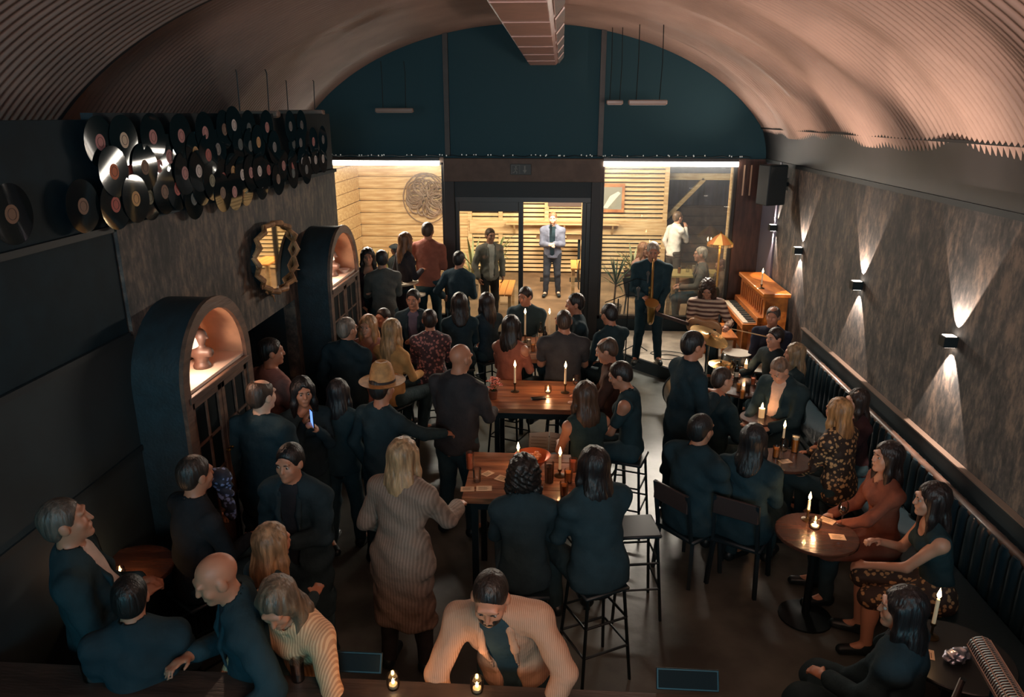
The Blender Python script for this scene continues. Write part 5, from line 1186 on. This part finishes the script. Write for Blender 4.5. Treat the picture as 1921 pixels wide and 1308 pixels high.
# around the middle table
P((865, 672), 'bald man in a dark shirt sitting at the left of the middle table', pose='stand', yaw=-28, h=1.84, lean=5, hair=None, skin='mid', top='shirt', tc=(62, 60, 62), arms=('table', 'hold'), build=1.2, vox=.009, head=(-12, -6, 0))
P((1097, 742), 'woman with long brown hair and bare arms at the middle table, back turned', pose='stool', yaw=24, h=1.70, female=True, hair='long', hc=(84, 60, 46), top='tank', tc=(52, 46, 44), sleeve='none', arms=('face', 'table'), lean=8, vox=.009)
P((1163, 704), 'short-haired woman in a black top looking down at the middle table', pose='stool', yaw=72, h=1.72, female=True, hair='short', hc=(44, 34, 30), top='tank', tc=(38, 42, 44), arms=('lap', 'table'), head=(6, -18, 0), lean=6, face=True, vox=.009, sleeve='short')
P((1137, 657), 'man with a lit face glancing down beside the short-haired woman', pose='stool', yaw=84, h=1.74, hair='thin', hc=(90, 70, 56), top='shirt', tc=(84, 60, 52), arms=('table', 'table'), head=(0, -16, 0), face=True, skin='light')
P((960, 612), 'woman with long black hair and rust red back at the farthest oak table', pose='stool', yaw=-22, h=1.72, female=True, hair='long', hc=(34, 30, 30), top='tank', tc=(166, 100, 80), arms=('table', 'table'), sleeve='long', lean=5)
P((1058, 602), 'broad man in a grey tee shirt sitting with his back turned', pose='stool', yaw=2, h=1.80, hair='crop', hc=(70, 56, 48), top='tee', sleeve='short', tc=(72, 72, 74), arms=('table', 'table'), build=1.2, lean=6)
P((985, 556), 'short-haired man in a black shirt facing us behind the farthest table', pose='stool', seat=.70, yaw=168, h=1.70, hair='short', hc=(48, 38, 34), top='shirt', tc=(44, 46, 50), arms=('table', 'table'), head=(-20, -8, 0), face=True, build=1.1)
P((1078, 570), 'dark-haired man in black with hand at his mouth behind the farthest table', pose='stool', yaw=98, h=1.78, hair='short', hc=(34, 30, 28), top='jacket', tc=(38, 42, 46), arms=('face', 'table'), face=True)
P((1142, 590), 'person in dark clothes beside the door post, head lowered', pose='stool', yaw=40, h=1.74, hair='short', hc=(30, 30, 32), top='shirt', tc=(36, 44, 48), head=(0, -12, 0), arms=('lap', 'lap'))
# left middle group
P((652, 618), 'grey-haired man in a black coat standing before the farther arched cabinet', yaw=-20, h=1.76, hair='short', hc=(150, 132, 118), top='coat', tc=(34, 38, 42), arms=('hold', 'down'), head=(-15, 0, 0), build=1.1, under=(210, 200, 200))
P((690, 612), 'smiling woman with long blond hair facing us in a pale pink top', pose='stool', yaw=168, h=1.68, female=True, hair='long', hc=(200, 150, 104), top='dress', tc=(190, 140, 130), face=True, skin='light', arms=('hold', 'lap'))
P((737, 620), 'woman with blond hair and yellowish top, back to the camera', pose='stool', yaw=-30, h=1.76, female=True, hair='mid', hc=(206, 160, 112), top='shirt', tc=(214, 164, 104), arms=('table', 'table'))
P((718, 596), 'small dark-haired person hidden behind the two blond women', pose='stool', yaw=150, h=1.52, hair='short', hc=(50, 38, 32), top='shirt', tc=(48, 50, 54), arms=('lap', 'lap'))
P((806, 600), 'dark-haired woman in a pink floral blouse, back to the camera', pose='stool', yaw=12, h=1.70, female=True, hair='short', hc=(36, 28, 28), top='shirt', tc=(176, 120, 116), tk=('spots', (70, 52, 58), 26), arms=('table', 'table'), build=1.1)
P((775, 562), 'dark-haired man in a dark suit facing us before the white stool', pose='stool', yaw=176, h=1.74, hair='short', hc=(40, 34, 30), top='jacket', tc=(42, 44, 50), under=(120, 110, 130), arms=('lap', 'hold'), face=True)
P((862, 568), 'person with dark rim-lit hair in black left of the aisle', pose='stool', yaw=10, h=1.74, hair='bob', female=True, hc=(40, 34, 32), top='shirt', tc=(38, 42, 46), arms=('table', 'table'))
P((912, 566), 'person in dark clothes with face half turned, beside the aisle', pose='stool', yaw=40, h=1.62, hair='mid', female=True, hc=(52, 40, 36), top='shirt', tc=(46, 42, 48), arms=('lap', 'lap'))
P((510, 660), 'man in a dusty pink shirt standing in the dark opening under the mirror', yaw=-35, h=1.80, hair='short', hc=(44, 36, 32), top='shirt', tc=(170, 124, 116), arms=('hold', 'down'), head=(-30, 0, 0))
P((492, 742), 'balding man in black standing close to the nearer arched cabinet', yaw=-12, h=1.82, hair='thin', hc=(80, 64, 54), top='coat', tc=(36, 40, 44), arms=('hold', 'down'), skin='pale', head=(-20, 0, 0))
phw, phh = P((568, 735), 'dark-haired woman holding up a glowing blue phone', yaw=-150, h=1.68, female=True, hair='long', hc=(32, 30, 32), top='shirt', tc=(36, 40, 46), arms=(('face'), (-.12, .32, .0)), face=True)
P((636, 735), 'woman with long dark hair in dark jacket left of the hat wearer', yaw=-10, h=1.58, female=True, hair='long', hc=(46, 42, 44), top='jacket', tc=(40, 44, 48), arms=('hold', 'down'))
rt, hw = P((718, 728), 'man in a straw hat and black shirt stretching a hand to the right', yaw=-30, h=1.74, hair='short', hc=(40, 34, 32), top='shirt', tc=(38, 42, 46), tk=None, arms=((.10, .46, -.24), 'down'), vox=.009)
P((543, 868), 'person in black with a faint pale face, deep in the dark at left', yaw=170, h=1.70, hair='short', hc=(30, 28, 28), top='coat', tc=(34, 38, 42), arms=('down', 'hold'), face=True)
# back left
P((803, 433), 'man in a brick red shirt standing with his back turned at the left window', yaw=-10, h=1.85, floor=.30, hair='short', hc=(80, 62, 50), top='shirt', tc=(160, 96, 78), arms=('hold', 'down'), build=1.15)
P((762, 452), 'woman with wavy brown hair looking right before the left window', yaw=-50, h=1.76, floor=.30, female=True, hair='mid', hc=(150, 100, 66), top='dress', tc=(60, 56, 60), arms=('hold', 'down'))
P((690, 482), 'woman with long black hair and low neckline beside the white round table', pose='stool', yaw=195, h=1.72, floor=.30, female=True, hair='long', hc=(34, 28, 28), top='tank', tc=(60, 44, 50), sleeve='long', arms=('lap', 'hold'), face=True, skin='light', lean=8)
P((716, 486), 'dark-haired person in a grey shirt turned away at the white round table', pose='stool', yaw=20, h=1.74, floor=.30, hair='short', hc=(54, 46, 44), top='shirt', tc=(92, 92, 88), arms=('table', 'table'))
capm, _ = P((741, 468), 'person in a dark flat cap outside the left window', yaw=60, h=1.46, hair='short', hc=(40, 36, 34), top='jacket', tc=(62, 66, 64), arms=('down', 'down'))
P((862, 487), 'bearded man in a dark jacket and cap leaning at the door post', yaw=-20, h=1.78, hair='short', hc=(34, 30, 30), top='jacket', tc=(46, 46, 52), arms=('hold', 'side'), lean=5)
# outside
P((920, 442), 'man in a grey suit and white shirt standing behind the glass door pane', yaw=-150, h=1.78, hair='short', hc=(96, 70, 54), top='jacket', tc=(140, 132, 118), under=(226, 216, 200), arms=('down', 'down'), face=True, bc=(60, 56, 54))
sing, sw_ = P((1037, 410), 'singer in a blue grey suit standing in the open doorway outside', yaw=178, h=1.80, hair='short', hc=(150, 106, 74), top='jacket', tc=(116, 122, 140), under=(34, 38, 42), arms=((-.14, .22, -.26), (-.14, .22, -.24)), face=True, skin='pale', bc=(60, 64, 72), vox=.010, beard=(150, 100, 70))
P((1272, 408), 'man in a white shirt standing outside with hand raised to his face', yaw=-60, h=1.78, hair='short', hc=(120, 92, 70), top='shirt', tc=(236, 226, 214), arms=('face', 'down'), skin='light', bc=(70, 66, 60))
P((1314, 477), 'white-haired man in a grey jacket seated outside, profile to the left', pose='sit', yaw=88, h=1.9, hair='short', hc=(226, 206, 180), top='jacket', tc=(110, 106, 96), arms=('table', 'table'), skin='light', face=True)
P((1352, 498), 'seated person in brown outside behind the parasol lamp', pose='sit', yaw=100, h=1.55, hair='short', hc=(130, 80, 60), top='jacket', tc=(130, 104, 80), arms=('lap', 'lap'))
P((1208, 468), 'person in a pink blouse outside behind the saxophonist', pose='sit', yaw=-140, h=1.85, female=True, hair='bob', hc=(200, 140, 100), top='shirt', tc=(210, 160, 140), arms=('lap', 'lap'))
# band
sx, sxw = P((1225, 472), 'white-haired saxophonist in black standing on the stage', yaw=176, h=1.82, floor=.2, hair='short', hc=(206, 190, 170), top='shirt', tc=(34, 42, 46), arms=((-.10, .24, -.34), (-.08, .26, -.44)), build=1.18, face=True, head=(0, -8, 0), bc=(36, 42, 46), legs=.03)
gt, gtw = P((1327, 543), 'guitarist in a cream and brown striped jumper playing on the stage', pose='sit', yaw=165, h=1.78, floor=.2, hair='curly', hc=(70, 50, 40), top='sweater', tc=(206, 176, 150), tk=('stripes', (96, 64, 54), 5), arms=((-.12, .26, -.36), (.12, .34, -.22)), head=(0, -24, 0), face=True, lean=10)
P((1453, 634), 'drummer with red-lit face behind the drums, holding a stick', pose='sit', yaw=118, h=1.70, floor=0, hair='short', hc=(40, 30, 28), top='shirt', tc=(40, 38, 42), arms=((-.02, .40, -.22), (-.02, .38, -.26)), face=True, skin='light')
P((1450, 594), 'man in dark blue with cropped grey brown hair beside the piano', pose='sit', yaw=150, h=1.76, floor=0, hair='thin', hc=(90, 74, 66), top='shirt', tc=(52, 56, 72), arms=('lap', 'lap'))
# right side
P((1490, 664), 'woman with streaked blond hair falling over a black coat on the banquette', pose='sit', yaw=70, h=1.70, female=True, hair='long', hc=(160, 130, 96), top='jacket', tc=(40, 42, 44), arms=('table', 'lap'))
P((1462, 694), 'grey-haired man with white collar looking down, face lit red', pose='sit', yaw=128, h=1.82, hair='crop', hc=(150, 118, 96), top='jacket', tc=(40, 42, 44), under=(228, 196, 176), head=(0, -34, 0), arms=('table', 'table'), face=True, skin='light', build=1.15)
P((1356, 712), 'man with cropped hair turned right towards the crowded glasses', pose='sit', yaw=-70, h=1.80, hair='crop', hc=(70, 54, 46), top='jacket', tc=(36, 42, 46), arms=('table', 'table'), face=True, skin='light', build=1.1)
P((1414, 824), 'dark-haired person in black, back turned, left of the beer table', pose='sit', yaw=-30, h=1.80, hair='bob', female=True, hc=(34, 34, 36), top='coat', tc=(36, 42, 46), arms=('table', (.0, .3, -.2)), build=1.1)
P((1316, 806), 'person in black with a striped cuff seated with back to the aisle', pose='sit', yaw=-50, h=1.86, hair='short', hc=(30, 32, 34), top='coat', tc=(34, 40, 44), arms=('table', 'table'), build=1.15)
P((1302, 648), 'tall figure in black at the stage corner, back turned', yaw=-70, h=1.86, hair='short', hc=(28, 30, 32), top='coat', tc=(32, 38, 42), arms=('hold', 'hold'), build=.9)
P((1572, 772), 'woman with long blond hair in a leopard print blouse', pose='sit', yaw=38, h=1.74, female=True, hair='long', hc=(196, 144, 92), top='shirt', tc=(206, 160, 110), tk=('spots', (54, 42, 36), 26), arms=('table', 'lap'), build=1.15, vox=.009, lean=8)
P((1607, 752), 'dark-haired woman with a bright hair clip beside the leopard blouse', pose='sit', yaw=95, h=1.60, female=True, hair='mid', hc=(50, 36, 32), top='shirt', tc=(70, 46, 48), arms=('table', 'lap'), skin='light')
P((1664, 858), 'woman with long dark hair in a sheer rust top, profile left, holding a wine glass', pose='sit', yaw=92, h=1.74, female=True, hair='long', hc=(44, 32, 30), top='dress', tc=(150, 88, 68), arms=(('table'), (-.06, .42, -.30)), head=(6, 6, 0), face=True, skin='light', vox=.009)
P((1747, 938), 'woman with dark hair and bare shoulder clasping her hands, leopard skirt', pose='sit', yaw=80, h=1.74, female=True, hair='long', hc=(46, 34, 32), top='tank', tc=(50, 44, 44), sleeve='none', bot='skirt', bc=(150, 116, 84), arms=((-.10, .32, -.16), (-.12, .40, -.30)), head=(4, 0, 0), face=True, skin='light', vox=.008, lean=12)
P((1692, 1142), 'long dark-haired woman in a black coat, face turned left, bottom right', pose='sit', yaw=52, h=1.76, female=True, hair='long', hc=(40, 32, 32), top='coat', tc=(36, 40, 44), arms=('lap', 'table'), head=(20, 0, 0), face=True, vox=.009, build=1.1)
# re-skirt pattern
for o in bpy.data.objects:
    if o.name.startswith('skirt'): o.data.materials[0] = cloth((190, 150, 104), 'spots', (60, 46, 40), 26)
# what people wear or hold that is a thing of its own
def near(px, py, z): return at_z(px, py, z)
hc = Vector(rt['_hc']); M_straw = mat('straw', (204, 152, 96), .7, noise=.15, nscale=20, bump=.3, bscale=120)
hat = thing('straw_hat', 'pale straw hat with dark band and pinched crown on the reaching man', 'hat', Matrix.Rotation(rt.rotation_euler.z, 4, 'Z') @ hc + rt.location + Vector((0, 0, .055)))
MB().lathe([(.108, .0), (.175, .0), (.19, .012), (.175, .006), (.108, .008)], n=30, cap=False, M=Matrix.Diagonal((1, 1.05, 1))).build('brim', M_straw, hat, smooth=True)
MB().lathe([(.108, .0), (.098, .08), (.078, .15), (.05, .175), (.02, .168), (.001, .165)], n=30, cap=False).build('crown', M_straw, hat, smooth=True)
MB().lathe([(.1095, .004), (.1065, .028)], n=30, cap=False).build('band', mat('hat_band', (50, 36, 32), .7), hat, smooth=True)
# saxophone
def along_(root, x, y, z): return Matrix.Rotation(root.rotation_euler.z, 4, 'Z') @ Vector((x, y, z)) + root.location
h0 = Vector(sx['_hc']); sxo = thing('saxophone', 'brass saxophone hanging in the hands of the white-haired player', 'instrument', along(sx, .0, .34, .75), sx.rotation_euler.z)
M_sax = mat('sax_brass', (170, 130, 74), .28, metal=.9)
q = lambda y, z, x=0: (x, y - .34, z - .75)
MB().tube([q(h0.y + .12, h0.z - .085), q(h0.y + .20, h0.z - .07), q(h0.y + .25, h0.z - .11), q(.33, 1.28), q(.34, .95), q(.36, .80), q(.42, .745), q(.48, .79), q(.50, .90), q(.52, 1.0), q(.55, 1.06)], [.008, .010, .013, .018, .028, .036, .042, .048, .055, .070, .098], 16).build('sax_body', M_sax, sxo, smooth=True)
MB().tube([q(.335, 1.2, .035), q(.345, .85, .045)], .004, 6).build('key_rod', M_sax, sxo)
for k in range(6): MB().lathe([(.001, 0), (.016, 0), (.016, .006), (.001, .008)], q(.318 - .0, 1.22 - .07 * k, .03), 10, M=Matrix.Rotation(PI / 2, 3, 'X')).build('key', M_sax, sxo, smooth=True)
# guitar
h0 = Vector(gt['_hc']); go = thing('guitar', 'tan acoustic guitar on the lap of the striped jumper player', 'instrument', along(gt, .02, .30, .72), gt.rotation_euler.z)
go.rotation_euler[1] = math.radians(-14)
f = Field((-.30, -.08, -.26), (.34, .08, .26), .009)
f.cap((-.12, -.03, 0), (-.12, .03, 0), .155, .155, .02); f.cap((.10, -.03, 0), (.10, .03, 0), .115, .115, .10)
f.d = np.maximum(f.d, (np.abs(f.ax[1][None, :, None]) - .045).astype(np.float32))
inst('guitar_body', f.mesh('guitar_body', wood('guitar_top', (214, 170, 126), (188, 140, 96), 1.5, (2, 2, 8), .3)), go)
MB().lathe([(.001, 0), (.045, 0), (.045, .003), (.001, .003)], (.06, .045, 0), 20, M=Matrix.Rotation(-PI / 2, 3, 'X')).build('sound_hole', M_black, go)
MB().box(.18, .66, .03, .055, -.024, .024).build('neck', wood('neck_wood', (90, 60, 44), (70, 46, 34)), go, bevel=.003); MB().box(.66, .82, .02, .045, -.035, .035).build('headstock', M_black, go, bevel=.004)
for k in range(6): MB().tube([(-.16, .058, -.018 + .0072 * k), (.70, .060, -.018 + .0072 * k)], .0012, 4).build('string', M_chrome, go)
MB().box(-.19, -.15, .045, .06, -.05, .05).build('bridge', M_black, go)
# sticks, phone, scarf, clip, mic
t = thing('drumstick', 'pale drumstick crossing towards the snare drum', 'drumstick', at_z(1415, 628, 1.15)); a = at_z(1372, 617, 1.2) - t.location; b = at_z(1440, 632, 1.12) - t.location
MB().tube([a, b], [.005, .009], 7).build('stick', mat('hickory', (220, 186, 140), .5), t, smooth=True)
t = thing('phone', 'phone with glowing blue screen held up by the dark-haired woman', 'phone', phh[1] + Vector((0, 0, .05)), 2.2)
MB().box(-.036, .036, -.005, .005, -.075, .075).build('phone_body', M_bmetal, t, bevel=.003); MB().box(-.032, .032, .0052, .006, -.068, .068).build('screen', emis('screen_blue', (.2, .4, 1), 1.2), t); MB().box(-.030, .030, -.006, -.0052, .03, .068).build('lens_plate', emis('screen_blue2', (.2, .4, 1), .8), t)
sc_ = at_z(402, 912, 1.35); t = thing('scarf', 'blue and white patterned scarf over the shoulder of the reaching man', 'scarf', sc_, .3)
f = Field((-.2, -.2, -.32), (.2, .2, .16), .010); f.cap((-.06, 0, .08), (.05, 0, .06), .05, .06, .03); f.cap((.05, 0, .06), (.09, -.02, -.22), .055, .04, .04, side=(1, 0, 0), q=.6); f.folds(.006, 60, 2)
inst('scarf_cloth', f.mesh('scarf_cloth', cloth((120, 140, 190), 'spots', (36, 44, 62), 30)), t)
t = thing('hair_clip', 'bright silver hair clip on the dark-haired woman by the wall', 'hair clip', at_z(1603, 741, 1.33), .5); MB().tube([(-.05, 0, 0), (0, .01, .012), (.05, 0, .02)], .008, 6).lathe([(.001, 0), (.016, .006), (.001, .014)], (.05, 0, .02), 8).build('clip', M_chrome, t)
h0 = Vector(sing['_hc']); mp_ = along(sing, .03, .17, h0.z - .14)
t = thing('microphone', 'handheld black microphone close to the mouth of the singer', 'microphone', mp_, 0); MB().lathe([(.001, -.16), (.011, -.155), (.015, -.02), (.024, 0), (.024, .02), (.001, .04)], n=12, cap=False).build('mic_body', M_bmetal, t, smooth=True)
t = thing('flat_cap', 'dark flat cap on the person outside the left window', 'hat', along(capm, Vector(capm['_hc']).x, Vector(capm['_hc']).y, Vector(capm['_hc']).z + .045)); MB().lathe([(.001, .05), (.06, .045), (.11, .015), (.115, 0), (.001, 0)], n=20, cap=False).build('cap_crown', M_black, t, smooth=True); MB().box(-.06, .06, -.16, -.08, -.004, .006).build('visor', M_black, t, bevel=.003)
# ------------------------------------------------------------ seats under the seated people
M_sm = mat('stool_black', (24, 38, 44), .45)
def stool_proto(seat):
    t = thing('bar_stool', 'x', 'stool'); z = seat
    MB().box(-.17, .17, -.16, .16, z - .035, z - .005).build('seat', M_sm, t, bevel=.01, smooth=True)
    for sx_ in (-1, 1):
        for sy in (-1, 1): MB().tube([(sx_ * .14, sy * .13, z - .035), (sx_ * .19, sy * .18, 0)], .012, 6).build('leg', M_bmetal, t)
    for zz, r in ((.28, .175), (.50, .16)):
        MB().tube([(-r, -r * .93, zz), (r, -r * .93, zz)], .009, 6).tube([(-r, r * .93, zz), (r, r * .93, zz)], .009, 6).tube([(-r, -r * .93, zz), (-r, r * .93, zz)], .009, 6).tube([(r, -r * .93, zz), (r, r * .93, zz)], .009, 6).build('foot_rail', M_bmetal, t)
    return t
def chair_proto(seat):
    t = thing('dining_chair', 'x', 'chair'); z = seat
    MB().box(-.21, .21, -.20, .22, z - .045, z - .005).build('seat', M_sm, t, bevel=.012, smooth=True)
    for sx_ in (-1, 1):
        for sy in (-1, 1): MB().bar((sx_ * .18, sy * .17, z - .04), (sx_ * .2, sy * .2, 0), .03).build('leg', M_sm, t)
        MB().bar((sx_ * .18, -.19, z - .02), (sx_ * .17, -.27, z + .42), .026).build('back_post', M_sm, t)
    MB().box(-.18, .18, -.275, -.25, z + .26, z + .42).build('backrest', mat('chair_back', (60, 46, 44), .5), t, bevel=.006)
    return t
protos = {}
names_ = {}
for i, (loc, yaw, seat, pose, fl) in enumerate(SEATS):
    if pose == 'sit' and loc[0] > 2.35 and loc[1] < 9.3: continue       # they sit on the banquette
    key = pose
    if key not in protos: protos[key] = t = (stool_proto if pose == 'stool' else chair_proto)(seat)
    else: t = copy_tree(protos[key])
    t.location = (loc[0], loc[1], fl); t.rotation_euler = (0, 0, math.radians(yaw)); t['group'] = 'bar stools under the guests' if pose == 'stool' else 'chairs under the guests'
    who = SEATED[i]; t['label'] = ('black metal bar stool under the ' if pose == 'stool' else 'dark chair under the ') + who
tt = copy_tree(protos['stool']); tt.location = (.62, 5.02, 0); tt.rotation_euler = (0, 0, .15); tt['label'] = 'empty black bar stool standing in the aisle beside the nearest table'
tt = thing('round_stool', 'white round-topped stool before the white round table', 'stool', (at_z(778, 550, 1.08).x, min(at_z(778, 550, 1.08).y, 11.3), .3)); MB().lathe([(.001, .745), (.17, .745), (.18, .76), (.17, .78), (.001, .78)], n=26, cap=False).build('seat', mat('white_top', (232, 214, 186), .4), tt, smooth=True); MB().lathe([(.025, .02), (.02, .745)], n=10).build('column', M_leg, tt); MB().lathe([(.001, 0), (.17, 0), (.17, .02), (.001, .02)], n=20).build('base', M_leg, tt)
